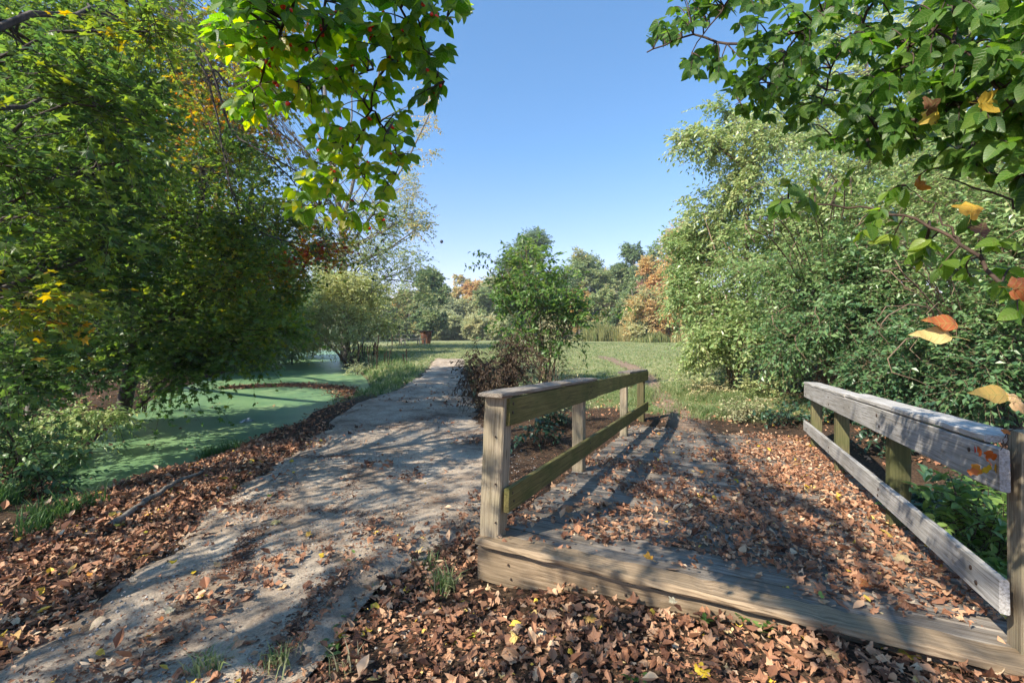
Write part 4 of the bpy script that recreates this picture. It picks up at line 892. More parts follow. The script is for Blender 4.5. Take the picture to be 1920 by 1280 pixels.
for k in range(22):
    t = P(1400+330*rr.rand(), 330+330*rr.rand(), 8.2+1.2*rr.rand()); m_ = (b+t)/2+[0, 0, 1.0]; st.append(([b+np.r_[rr.randn(2)*.15, 0], m_, t, t+[rr.randn()*.4, -.1, -.35]], .010+.010*rr.rand()))
make_tree('honeysuckle_shrub', 'big arching shrub with a bare fan of stems beyond the right railing', 'shrub', b, [b-[0, 0, .2], P(1570, 600, 10), P(1590, 450, 10.2), P(1600, 330, 10.6)], .05, cl, M_HONEY, M_STEM, 602, GR, trunks=st, crown_name='foliage', dm=1.8, hubs=22, hubr=.36, leaf=.10, nleaf=9, tw=.5, droop=.4, flat=.4, T=T_RH)
b = gp(1830, 800); 
cl = [C(1800, 500, 7.6, 120, 300, .5), C(1900, 600, 6.8, 110, 240, .4), C(1760, 640, 7.6, 85, 220, .28), C(1900, 420, 7.2, 110, 240, .6), C(1870, 700, 6.6, 80, 180, .25, 50), C(1680, 690, 8, 70, 170, .22, 45), C(1780, 730, 7.2, 60, 120, .2, 40), C(1980, 500, 7, 110, 130, .5), C(1780, 380, 8.2, 100, 200, .65), C(1620, 710, 8.4, 45, 90, .22, 30)]
st = []
for k in range(16):
    t = P(1700+220*rr.rand(), 640-120*rr.rand(), 7+rr.rand()); m_ = (b+t)/2+[0, 0, .4]; st.append(([b+np.r_[rr.randn(2)*.3, 0], m_, t], .014+.012*rr.rand()))
for k in range(22):
    t = P(1640+330*rr.rand(), 400+280*rr.rand(), 6.0+1.0*rr.rand()); m_ = (b+t)/2+[0, 0, .9]; st.append(([b+np.r_[rr.randn(2)*.3, 0], m_, t, t+[rr.randn()*.4, -.1, -.3]], .008+.008*rr.rand()))
make_tree('honeysuckle_shrub', 'nearest shrub of the right wall, dark and dense low down behind the silvery rail', 'shrub', b, [b-[0, 0, .2], P(1830, 650, 7.4), P(1840, 500, 7.5), P(1850, 380, 7.8)], .045, cl, M_HONEY, M_STEM, 603, GR, trunks=st, crown_name='foliage', dm=1.8, hubs=22, hubr=.36, leaf=.09, nleaf=9, tw=.45, droop=.4, flat=.4, T=T_RH)
# trees above/behind
b = gp(1700, 700); d0 = 14.5; b = np.array([(1720-CX)/F*d0, d0, height((1720-CX)/F*d0, d0)])
cl = [C(1560, 150, 15, 90, 100, .75), C(1700, 120, 15, 110, 90, .8), C(1850, 140, 15, 110, 120, .75), C(1640, 250, 15, 90, 110, .7), C(1800, 270, 15, 110, 160, .8), C(1920, 250, 15, 100, 110, .7), C(1500, 230, 14.5, 60, 80, .72), C(1760, 20, 15, 110, 60, .8), C(1600, 40, 15, 80, 50, .7), C(1900, 30, 15, 100, 80, .7), C(1700, 360, 14, 110, 160, .7), C(1850, 380, 14, 110, 160, .7)]
make_tree('pale_barked_tree', 'tall pale barked tree with sparse yellow green leaves above the right shrubs', 'tree', b, [b-[0, 0, .2], P(1730, 400, d0), P(1760, 200, d0), P(1790, 0, d0)], .16, cl, M_HONEY, M_BARKG, 604, None,
   trunks=[([P(1730, 420, d0), P(1660, 260, d0), P(1620, 100, d0), P(1600, -20, d0)], .09), ([P(1740, 350, d0), P(1840, 220, d0), P(1880, 60, d0)], .08), ([P(1760, 200, d0), P(1690, 120, d0), P(1560, 60, d0)], .05), ([P(1730, 300, d0), P(1900, 260, d0), P(1980, 220, d0)], .06)], dm=2.4, leaf=.15, nleaf=8, tw=.8, droop=.3, flat=.3)
for i, (px, d, hh, lab) in enumerate([(1480, 19, 5.5, 'green shrub filling the gap behind the pale sunlit shrub'), (1620, 16, 6, 'dense green shrub behind the bare fan of stems'), (1800, 12.5, 5.5, 'green shrub deep behind the nearest right shrub'), (1990, 9.5, 5, 'green shrub rising at the right frame edge')]):
    X = (px-CX)/F*d; b = np.array([X, d, float(height(X, d))]); r = RS(640+i); R = 2.6
    cl = [(b+[(r.rand()-.5)*5.5, (r.rand()-.5)*2.5, .4+hh*r.rand()], (1.1, 1.1, .95), 60, .55+.15*r.randn()) for _ in range(15)]
    make_tree('honeysuckle_shrub', lab, 'shrub', b, [b-[0, 0, .2], b+[.1, 0, 2], b+[0, .1, hh-.8]], .06, cl, M_HONEY, M_STEM, 650+i, GR, crown_name='foliage', dm=2.2, leaf=.11, nleaf=10, tw=.6, droop=.4, flat=.3)
# low plants on the right bank
GP = 'leafy ground plants on the right bank'
for i, (px, py, hue, lf, lab, mt, hh, n) in enumerate([
  (1480, 740, .5, .08, 'bluish leafy plant left of the far end of the right railing', M_BLUE, .45, 60), (1440, 745, .8, .06, 'yellow green sprawling plant under the pale shrub', M_HONEY, .4, 80),
  (1370, 700, .8, .06, 'sunlit weedy clump where the lawn meets the pale shrub', M_HONEY, .35, 80), (1330, 745, .9, .05, 'dry pale weed clump right of the bare trail', M_PALE, .22, 60), (1400, 790, .75, .05, 'grassy weed clump in the middle of the right bank', M_PALE, .2, 60),
  (1470, 800, .35, .075, 'dark bluish weed by the deck corner on the right bank', M_BLUE, .22, 34), (1590, 800, .4, .08, 'leafy plant behind the far right post', M_BLUE, .4, 50),
  (1750, 860, .4, .10, 'broad leaved plant just behind the middle right post', M_BLUE, .5, 50), (1800, 960, .45, .085, 'green plant with trailing stems below the right top rail', M_REDBUD, .35, 60), (1860, 930, .5, .08, 'fresh green plant in the gap beside the near right post', M_REDBUD, .4, 60), (1680, 790, .3, .08, 'dark plant in the ditch between the two far right posts', M_BLUE, .5, 60), (1860, 820, .25, .08, 'shaded leafy plant behind the thick end of the right rail', M_BLUE, .6, 80)]):
    b = gp(px, py) if i < 6 else None
    if b is None:
        dd = {6: 8.3, 7: 4.9, 8: 3.7, 9: 3.5, 10: 6.6, 11: 5.0}[i]; X = (px-CX)/F*dd; b = np.array([X, dd, float(height(X, dd))])
    zt = max(b[2]+hh, CAMZ-(py-HY)/F*b[1]) if i >= 6 else b[2]+hh
    shrub('ground_plant', lab, 'plant', b, [(np.array([b[0], b[1], (b[2]+zt)/2+.1]), (.55, .5, max(.2, (zt-b[2])*.45)), n*2, hue), (np.array([b[0]+.35, b[1]+.3, (b[2]+zt)/2]), (.3, .35, max(.15, (zt-b[2])*.35)), n//2, hue)], mt, M_TWIG, 620+i, nst=8, sr=.006, group=GP, T=T_MID, leaf=lf, nleaf=6, tw=.25, flat=.7)
# ------------------------------------------------------------------ far background
rng = RS(700)
def bg_tree(kind, label, cat, px, ptop, d, rp, hue, mat, n=15, seed=0, sparse=1.0, leaf=None, bot=None, zb=None, group=None):
    X = (px-CX)/F*d; zb = .4 if zb is None else zb; b = np.array([X, d, zb]); r = RS(seed); R = rp*d/F
    zt = CAMZ-(ptop-HY)/F*d; H = zt-zb; lo = (.16 if bot is None else bot)
    cl = []
    for _ in range(int(n*1.5)):
        v = lo+(1-lo)*r.rand(); wdt = R*math.sqrt(max(.06, 1-((v-.58)/.5)**2))
        a = r.rand()*6.28; q = r.rand()**.5
        cr = R*(.28+.16*r.rand())
        cl.append((np.array([X+math.cos(a)*q*(wdt-.3*cr), d+math.sin(a)*q*wdt*.8, zb+v*(H-cr*.8)]), (cr, cr, cr*.85), int(58*sparse), hue+.09*r.randn()))
    return make_tree(kind, label, cat, b, [b-[0, 0, .5], b+[.1*R, 0, H*.4], b+[0, 0, H*.85]], .02*H+.03, cl, mat, M_BARKG, seed+1, group, dm=1.7, leaf=leaf or .0042*d+.04, nleaf=11, tw=R*.26, droop=.2, flat=.3, twr=.008)
BG = [
 ('oak_tree', 'dark blue green round topped tree standing behind the vine covered shrub', 'tree', 1000, 428, 62, 62, .06, M_AUT, 26, .95),
 ('broadleaf_tree', 'green round topped tree with a yellowish crown right of the vine covered shrub', 'tree', 1105, 462, 72, 50, .26, M_AUT, 20, 1),
 ('broadleaf_tree', 'dense dark green tree between the yellowish crowned tree and the rusty one', 'tree', 1188, 456, 68, 40, .14, M_AUT, 18, 1),
 ('broadleaf_tree', 'grey green tree far behind, just left of the brown topped tree', 'tree', 1225, 462, 88, 36, .22, M_AUT, 12, 1),
 ('autumn_tree', 'rusty orange tree standing in front of the dark green trees', 'tree', 1222, 482, 56, 34, .86, M_AUT, 16, .9),
 ('autumn_tree', 'low spreading golden orange tree at the right end of the lawn', 'tree', 1232, 540, 47, 62, .66, M_AUT, 22, 1),
 ('autumn_tree', 'tall brown topped tree rising behind the pale sunlit shrub', 'tree', 1290, 415, 52, 58, .62, M_AUT, 22, 1),
 ('broadleaf_tree', 'grey green tree at the left end of the far tree line', 'tree', 805, 500, 60, 36, .14, M_AUT, 15, 1),
 ('birch_tree', 'slender pale golden tree on the skyline over the picnic table', 'tree', 866, 512, 98, 22, .56, M_AUT, 9, .7),
 ('autumn_tree', 'small orange brown tree on the skyline left of the vine covered shrub', 'tree', 892, 526, 92, 30, .68, M_AUT, 11, .8),
 ('birch_tree', 'thin yellow leaved tree on the skyline above the dark waste bin', 'tree', 835, 545, 96, 24, .5, M_AUT, 9, .6),
 ('autumn_tree', 'yellow tinged tree glowing behind the willow bush', 'tree', 765, 545, 66, 30, .50, M_AUT, 10, .9),
 ('autumn_tree', 'bare reddish twigged tree left of the rusty orange tree', 'tree', 1085, 520, 60, 26, .66, M_AUT, 9, .6),
 ('broadleaf_tree', 'grey twiggy tree in front of the dark crowns at the lawn end', 'tree', 1130, 535, 56, 32, .34, M_AUT, 11, .6),
 ('broadleaf_tree', 'dark green tree low behind the reeds', 'tree', 1170, 570, 54, 26, .12, M_AUT, 9, 1),
 ('broadleaf_tree', 'hazy olive tree filling the skyline just left of the oak', 'tree', 930, 520, 84, 40, .38, M_AUT, 14, 1),
 ('broadleaf_tree', 'hazy yellow green tree behind the sage shrubs right of the cottonwood', 'tree', 780, 555, 100, 44, .45, M_AUT, 14, 1),
 ('broadleaf_tree', 'broad pale olive tree low on the skyline above the bin', 'tree', 850, 560, 100, 50, .5, M_AUT, 14, 1),
 ('broadleaf_tree', 'soft green tree joining the oak to the yellowish crowned tree', 'tree', 1055, 505, 80, 40, .32, M_AUT, 14, 1),
 ('broadleaf_tree', 'soft yellow green tree filling between the two dark crowns', 'tree', 1150, 500, 82, 36, .42, M_AUT, 13, 1),
 ('broadleaf_tree', 'pale green tree behind the willow on the far shore', 'tree', 690, 545, 90, 52, .35, M_AUT, 15, 1),
 ('broadleaf_tree', 'olive tree behind the golden orange one', 'tree', 1185, 520, 62, 30, .3, M_AUT, 10, 1),
]
for i, (k, lab, c, px, pt, d, rp, hue, mt, n, sp) in enumerate(BG):
    bg_tree(k, lab, c, px, pt, d, rp, hue, mt, n, 710+2*i, sp)
# pale shrubs on the far shore: source + copies, each its own shape from three sources
far = [(705, 590, 80, 44, .2, 'grey green shrub on the far shore behind the willow'), (750, 570, 84, 44, .3, 'pale grey shrub on the far shore left of the picnic table'), (792, 572, 88, 40, .12, 'silvery shrub right behind the picnic table'), (835, 572, 86, 44, .45, 'pale olive shrub behind the dark waste bin'), (878, 575, 88, 44, .6, 'sunny yellow green shrub right of the waste bin'), (925, 570, 90, 46, .5, 'pale olive shrub seen through the left of the vine covered shrub'), (975, 575, 84, 46, .4, 'sage shrub hidden partly by the vine covered shrub'), (1120, 590, 64, 30, .3, 'grey green shrub behind the tall reeds'), (1060, 590, 75, 40, .4, 'sage shrub showing right of the vine covered shrub'),
       (735, 605, 66, 30, .25, 'greyish bush left of the picnic table'), (850, 600, 78, 30, .55, 'low pale bush along the far shore by the bin'), (905, 604, 76, 34, .7, 'low creamy bush along the far shore'), (960, 606, 70, 34, .6, 'low creamy bush behind the withered bush'), (815, 600, 76, 30, .65, 'low cream and green bush between table and bin'), (670, 600, 70, 40, .3, 'sage bush seen through the willow stems'), (1200, 612, 46, 16, .6, 'low bush at the foot of the golden tree')]
for i, (px, pt, d, rp, hue, lab) in enumerate(far):
    bg_tree('far_shrub', lab, 'shrub', px, pt-14, d, rp*1.15, hue, M_PALE, 15, 800+2*i, 1, bot=.05, zb=-.4 if d > 66 else .3, group='pale shrubs along the far side')
# wooded horizon filler beyond everything
M = MB(); r = RS(850); n = 70000; a = -1.15+2.3*r.rand(n); dd = 112+40*r.rand(n); X = np.sin(a)*dd*1.2; Y = np.cos(a)*dd*.8+60
hmax = 8+9*fbm(a*6, a*0, 2, 50); Z = r.rand(n)**.8*hmax
place(M, T_RH, np.c_[X, Y, Z+.3], r.randn(n, 3)*[1, 1, .4], r.randn(n, 3)+[0, 0, .8], 1.0+.6*r.rand(n), np.c_[r.rand(n), vnoise(a, a*0, 30), np.clip(.35+.5*(fbm(a, a*0, 9, 51)-.5), 0, 1)])
tag(M.build('distant_woodland', M_AUT), 'far off mixed autumn woodland closing the horizon', 'woodland', kind='stuff')
# reeds
for i, (px, py, d, wd, h, lab) in enumerate([(1125, 637, 50, 2.6, 1.9, 'tall yellow green reed clump at the lawn end right of the vine covered shrub'), (1160, 637, 50, 1.4, 1.5, 'shorter straw coloured reeds beside the tall clump'), (1278, 636, 45, 1.2, 1.5, 'tan reed clump under the golden orange tree'), (1225, 636, 45, 1.5, 1.0, 'low pale green weeds between the two reed clumps')]):
    rr = RS(860+i); n = 900; X = (px-CX)/F*d; x = X+rr.randn(n)*wd*.5; y = d+rr.randn(n)*.8; M = MB()
    hh = h*np.exp(-((x-X)/wd)**2)*(.7+.4*rr.rand(n)); blades(M, x, y, height(x, y), hh, rr, [.3, .6, .75, .15][i], .03, .35, 3, .15)
    tag(M.build('reed_clump', M_STRAW), lab, 'reeds', 'reed clumps at the lawn end')
# ------------------------------------------------------------------ picnic table, bin, balloon
M_TBL = plain('grey timber', (.24, .21, .17), .8, c2=(.38, .34, .28), sc=6)
b = gp(762, 644.5); b = np.array([(768-CX)/F*37, 37, float(height((768-CX)/F*37, 37))])
tb = thing('picnic_table', 'weathered grey picnic table with benches on the grass by the pond', 'picnic table', tuple(b))
ax = nz(np.array([.93, .36, 0])); ay = np.array([-ax[1], ax[0], 0])
def tbd(name, u0, v0, z0, u1, v1, z1, wd, t, wdir=None): 
    return board(name, M_TBL, b+ax*u0+ay*v0+[0, 0, z0], b+ax*u1+ay*v1+[0, 0, z1], ay if wdir is None else wdir, wd, t, tb, bev=.004)
tbd('tabletop', -1.0, 0, .75, 1.0, 0, .75, .75, .05)
tbd('bench_seat', -1.35, .72, .45, .9, .72, .45, .26, .045); tbd('bench_seat', -.55, -.95, .45, 1.1, -.95, .45, .26, .045)
for u in (-.7, .7):
    tbd('leg', u, -.5, 0, u, -.25, .72, .09, .06, ax); tbd('leg', u, .5, 0, u, .25, .72, .09, .06, ax); tbd('crossbeam', u+.05, -1.0, .39, u+.05, .8, .39, .09, .04, np.array([0, 0, 1.]))
for u, v in ((-.5, -.95), (1.0, -.95), (-1.2, .72), (.75, .72)): tbd('leg', u, v, 0, u, v, .42, .09, .06, ax)
d0 = 39.0; X = (799-CX)/F*d0; b = np.array([X, d0, float(height(X, d0))])
bn = thing('waste_bin', 'dark brown tapered waste bin with a wide flat lid behind the picnic table', 'waste bin', tuple(b))
def ring(M, n, zr, cap=True):
    th = np.arange(n)/n*6.283+.4; V = [[math.cos(t)*r, math.sin(t)*r, z] for z, r in zr for t in th]; Fc = []
    for k in range(len(zr)-1):
        for i in range(n):
            j = (i+1) % n; Fc += [[k*n+i, k*n+j, (k+1)*n+j], [k*n+i, (k+1)*n+j, (k+1)*n+i]]
    for e in (0, (len(zr)-1)*n):
        for i in range(1, n-1): Fc.append([e, e+i, e+i+1])
    M.add(V, Fc)
M = MB(); ring(M, 8, [(0, .36), (.5, .40), (.72, .46), (1.0, .50)]); o = M.build('bin_body', plain('rust brown panel', (.05, .022, .012), .7, c2=(.17, .07, .035), sc=2.5), bn, False)
M = MB(); ring(M, 8, [(1.0, .60), (1.02, .66), (1.06, .66), (1.09, .6)]); M.build('lid', plain('dark lid', (.02, .014, .011), .6), bn, False)
# dark balloon
d0 = 70; bp_ = P(828, 453, d0); M = MB(); r0 = 3.1*d0/F
ring(M, 20, [(r0*math.sin(t)*-1.02, max(.001, r0*math.cos(t))) for t in np.linspace(1.5, -1.5, 14)]); M.V[0] = M.V[0]+bp_
bl_ = M.build('balloon', plain('dark balloon skin', (.02, .022, .03), .4), None, False)
M = MB(); ring(M, 6, [(-r0*1.18, .04), (-r0*.98, .012)]); M.V[0] = M.V[0]+bp_; M.build('knot', bpy.data.materials['dark balloon skin'], bl_, False)
tag(bl_, 'tiny dark round balloon floating alone in the blue sky', 'balloon')

# ------------------------------------------------------------------ overhead branches
def inpoly(x, y, poly):
    poly = np.array(poly, float); return sdf(np.array([x]), np.array([y]), poly)[0] < 0
def branch_thing(kind, label, mains, poly, depth, nspray, seed, leafm, lsize, hue, T, base, npair=4, seglen=75, dens=None, gravity=.5):
    rng = RS(seed); MW = MB(); ML = MB(); root = thing(kind, label, 'branch', tuple(base)); Q = []; tips = []
    for pp, r in mains:
        q = trunkline([P(a, c, depth(a, c)) for a, c in pp], 4*len(pp), .006, rng); tubes(MW, q, np.linspace(r, r*.35, len(q)), 6); Q.append(q)
    Q = np.concatenate(Q); pq = np.stack([Q[:, 0]/Q[:, 1]*F+CX, HY-(Q[:, 2]-CAMZ)/Q[:, 1]*F], -1)
    x0, y0 = np.min(poly, 0); x1, y1 = np.max(poly, 0); k = 0
    while k < nspray:
        ex, ey = x0+(x1-x0)*rng.rand(), y0+(y1-y0)*rng.rand()
        if not inpoly(ex, ey, poly) or (dens is not None and rng.rand() > dens(ex, ey)): continue
        k += 1; d = depth(ex, ey)*(.88+.3*rng.rand()); e = P(ex, ey, d)
        dist = np.hypot(pq[:, 0]-ex, (pq[:, 1]-ey)); j = int(np.argmin(dist+rng.rand(len(dist))*30)); s0 = Q[j]
        ln = np.linalg.norm(e-s0); mid = (s0+e)/2+[0, 0, .12*ln]+rng.randn(3)*.05*ln
        t = np.linspace(0, 1, 12)[:, None]; q = (1-t)**2*s0+2*t*(1-t)*mid+t*t*e
        tubes(MW, q, np.linspace(.0030, .0010, 12), 4)
        # leaf pairs on the outer part
        u = nz(q[-1]-q[-4]); use = min(ln, lsize*.62*npair); 
        side0 = nz(np.cross(u, rng.randn(3)*.3+[0, 0, 1]))
        for g in range(npair):
            f = 1-g*use/npair/max(ln, 1e-3); 
            if f < .05: break
            pos = np.array([np.interp(f, t[:, 0], q[:, c]) for c in range(3)])
            for sg in (-1, 1):
                if rng.rand() < .08: continue
                D = u*.55+side0*sg*.75+rng.randn(3)*.28-[0, 0, gravity*(.4+1.6*rng.rand())]
                N = np.array([0, -.75, .55])+rng.randn(3)*.5
                place(ML, T, pos[None], D[None], N[None], np.array([lsize*(.55+.7*rng.rand())*(.75 if g == 0 else 1)]), np.array([[rng.rand(), rng.rand(), hue(ex, ey, rng)]]), 1.0+.35*rng.rand(), True)
            tips.append(pos)
        D = u-[0, 0, gravity*.6]; place(ML, T, q[-1][None], D[None], np.array([[rng.randn()*.3, rng.randn()*.3, 1]]), np.array([lsize*.8]), np.array([[rng.rand(), rng.rand(), hue(ex, ey, rng)]]), 1.0, True)
    a = MW.build('twigs', M_TWIG, cols=False); b_ = ML.build('leaves', leafm)
    for o in (a, b_): o.parent = root; o.matrix_parent_inverse = Matrix.Translation(-Vector(root.location))
    return root, np.array(tips), rng
Tn = T_OV
dl = lambda x, y: 1.25+.75*np.clip((y)/430, 0, 1)+.25*np.clip((x-400)/480, 0, 1)
polyL = [(395, -60), (900, -60), (885, 40), (850, 90), (850, 150), (800, 200), (785, 250), (775, 330), (750, 330), (720, 420), (640, 430), (530, 390), (560, 300), (590, 210), (520, 210), (440, 240), (420, 150), (395, 60)]
mainsL = [([(800, -120), (770, 0), (735, 90), (705, 160), (682, 230), (650, 300), (622, 360), (598, 400)], .0055), ([(560, -100), (535, 40), (500, 120), (470, 200)], .006), ([(735, 90), (790, 60), (860, 10)], .005), ([(770, 0), (800, 90), (830, 150)], .004), ([(682, 190), (720, 240), (745, 310), (700, 400)], .004), ([(700, 130), (620, 150), (560, 160)], .004), ([(650, 300), (690, 350), (660, 400)], .003), ([(640, -60), (600, 40), (590, 120)], .005)]
rootL, tips, rg_ = branch_thing('berry_bush_branch', 'glowing green branch with pairs of pointed leaves and small red berries hanging at top left', mainsL, polyL, dl, 370, 901, M_HERO, .058, lambda x, y, r: .32+.45*r.rand()+(.12 if x < 760 and y > 60 else -.12), Tn, P(800, -120, 1.5), 3)
M_BERRY = plain('red berry', (.75, .03, .015), .25, spec=.6)
def ico(n=8, m=6):
    V = []; Fc = []
    for i in range(m+1):
        ph = math.pi*i/m
        for j in range(n): V.append([math.sin(ph)*math.cos(j/n*6.283), math.sin(ph)*math.sin(j/n*6.283), math.cos(ph)])
    for i in range(m):
        for j in range(n):
            k = (j+1) % n; Fc += [[i*n+j, (i+1)*n+j, (i+1)*n+k], [i*n+j, (i+1)*n+k, i*n+k]]
    return np.array(V), np.array(Fc)
IV, IF = ico()
sel = tips[rg_.permutation(len(tips))[:92]]
for p in sel:
    M = MB()
    for q in range(rg_.randint(1, 4)): M.add(IV*.0068*(.8+.3*rg_.rand())+rg_.randn(3)*.006, IF, sm=True)
    o = M.build('berry_cluster', M_BERRY, rootL, False); o.location = p+rg_.randn(3)*.004-[0, 0, .006]; o.matrix_parent_inverse = Matrix.Translation(-Vector(rootL.location))
dr_ = lambda x, y: 2.0-1.0*np.clip((x-1230)/690, 0, 1)+.25*np.clip((y-200)/400, 0, 1)
polyR = [(1195, 100), (1225, 40), (1260, -60), (2000, -60), (2000, 440), (1900, 340), (1800, 330), (1740, 300), (1560, 290), (1500, 250), (1400, 220), (1360, 180), (1290, 140), (1260, 95)]
mainsR = [([(1700, -150), (1600, -20), (1500, 60), (1400, 80), (1290, 70), (1215, 100)], .008), ([(1700, -150), (1640, 0), (1570, 110), (1540, 200)], .006), ([(2000, 60), (1860, 180), (1760, 200), (1620, 260), (1560, 270)], .007), ([(2000, 200), (1900, 190), (1820, 100), (1760, 60)], .006), ([(1500, 60), (1440, 140), (1380, 190)], .004), ([(2010, 330), (1900, 330), (1800, 300), (1720, 330)], .005), ([(1400, -60), (1350, 20), (1290, 110)], .005), ([(1800, -80), (1780, 20), (1700, 100), (1650, 160)], .005)]
rR, tips2, rg2 = branch_thing('overhanging_branch', 'big leafy green branch hanging over the bridge from the upper right corner', mainsR, polyR, dr_, 500, 902, M_OVER, .052, lambda x, y, r: .08+.5*r.rand(), Tn, P(1900, -150, 1.6), 3)
polyR2 = [(1440, 330), (1600, 330), (1900, 440), (1960, 620), (1900, 620), (1780, 520), (1640, 460), (1440, 400)]
mainsR2 = [([(2050, 640), (1920, 560), (1800, 460), (1700, 410), (1600, 390), (1480, 385)], .006), ([(1800, 460), (1760, 400), (1700, 350)], .003), ([(1990, 420), (1900, 380), (1780, 330)], .004), ([(2060, 650), (1960, 650), (1890, 632), (1842, 618)], .0025), ([(2060, 700), (1990, 728), (1915, 744)], .0025), ([(1840, 470), (1842, 440), (1830, 405)], .0015), ([(2060, 560), (1960, 545), (1915, 538)], .002)]
branch_thing('overhanging_branch', 'thin lower branch reaching left across the sunlit shrubs at the right', mainsR2, polyR2, lambda x, y: 1.55-.5*np.clip((x-1450)/500, 0, 1), 30, 903, M_OVER, .052, lambda x, y, r: .3+.4*r.rand(), Tn, P(2050, 640, 1.1), 3)
# dead autumn leaves caught in the right branches, big because near
HT = [maple(RS(40+i), .55, 3, 1, .1) for i in range(4)]+[ovate(.26, (0, .08, .18, .3, .42, .55, .68, .8, .9, 1), .12, .16)]
hero_me = []
M_ONE = leafmat('single fallen leaf', [(0, (0, 0, 0)), (1, (1, 1, 1))], .25, .55, .3, 1.2, veins=True, objcol=True)
for i, (V, Fc) in enumerate(HT):
    V = V+np.c_[V[:, 0]*0, (RS(60+i).rand(len(V))-.5)*.035, (RS(70+i).rand(len(V))-.5)*.05+.05*np.sin(V[:, 0]*9+V[:, 1]*6)]; M = MB(); M.add(V, Fc, lv=np.c_[V[:, 0], V[:, 1], V[:, 2]*0], sm=True); tubes(M, trunkline([[.03, 0, .004], [-.2, .01, .03], [-.42, .05, .015]], 7), np.full(7, .009), 4); o = M.build('fallen_leaf', M_ONE, None, True); hero_me.append(o.data); bpy.data.objects.remove(o)
def hero(name, label, cat, p, s, col, mi, n=(0, 0, 1), ang=0, grp=None):
    o = bpy.data.objects.new(name, hero_me[mi]); COL.objects.link(o); N = Vector(n).normalized()
    o.matrix_world = Matrix.Translation(Vector(p)) @ N.to_track_quat('Z', 'Y').to_matrix().to_4x4() @ Matrix.Rotation(ang, 4, 'Z') @ Matrix.Diagonal((s, s, s, 1))
    o.color = (*col, 1); return tag(o, label, cat, grp)
YEL = (.62, .42, .03); ORG = (.55, .24, .04); RUST = (.36, .11, .035); BRN = (.20, .09, .045); PAL = (.58, .50, .34); TAN = (.46, .29, .15)
for (px, py, d, s, col, mi, n, a, lab) in [
  (1795, 610, .88, .062, RUST, 4, (.15, -1, .45), 2.9, 'rust orange oval leaf upper of the pair hanging above the silvery rail'), (1785, 632, .88, .066, (.55, .40, .16), 4, (-.1, -1, .45), 3.0, 'tan yellow oval leaf lower of the pair hanging above the silvery rail'),
  (1720, 350, 1.3, .06, ORG, 0, (.2, -1, .3), .5, 'orange leaf glowing left of the large clump of yellow leaves at right'), (1820, 400, 1.0, .07, (.62, .36, .05), 1, (0, -1, .3), 1.2, 'large golden leaf caught in the lower right branch'), (1905, 540, .8, .06, RUST, 2, (-.2, -1, .2), 0, 'rusty red leaf at the right frame edge'),
  (1740, 205, 1.1, .06, BRN, 3, (.3, -1, -.2), .8, 'crumpled dark brown leaf high in the right branch'), (1760, 225, 1.15, .07, (.6, .40, .05), 1, (0, -1, .2), 2.2, 'yellow orange leaf under the crumpled dark one'), (1838, 436, 1.0, .05, (.10, .045, .03), 3, (0, -1, .5), 1, 'dark curled leaf hanging below the golden leaf'),
  (1890, 742, .75, .058, (.55, .36, .10), 4, (.1, -1, .45), 3.0, 'ochre oval leaf above the near right post'), (1900, 752, .8, .05, TAN, 2, (0, -.8, .5), 0, 'crumpled tan leaf touching the ochre one above the near right post'), (1840, 195, 1.0, .065, (.62, .40, .05), 0, (0, -1, .1), 0, 'wide yellow leaf near the top right of the hanging branch')]:
    hero('autumn_leaf', lab, 'leaf', P(px, py, d), s, col, mi, n, a)
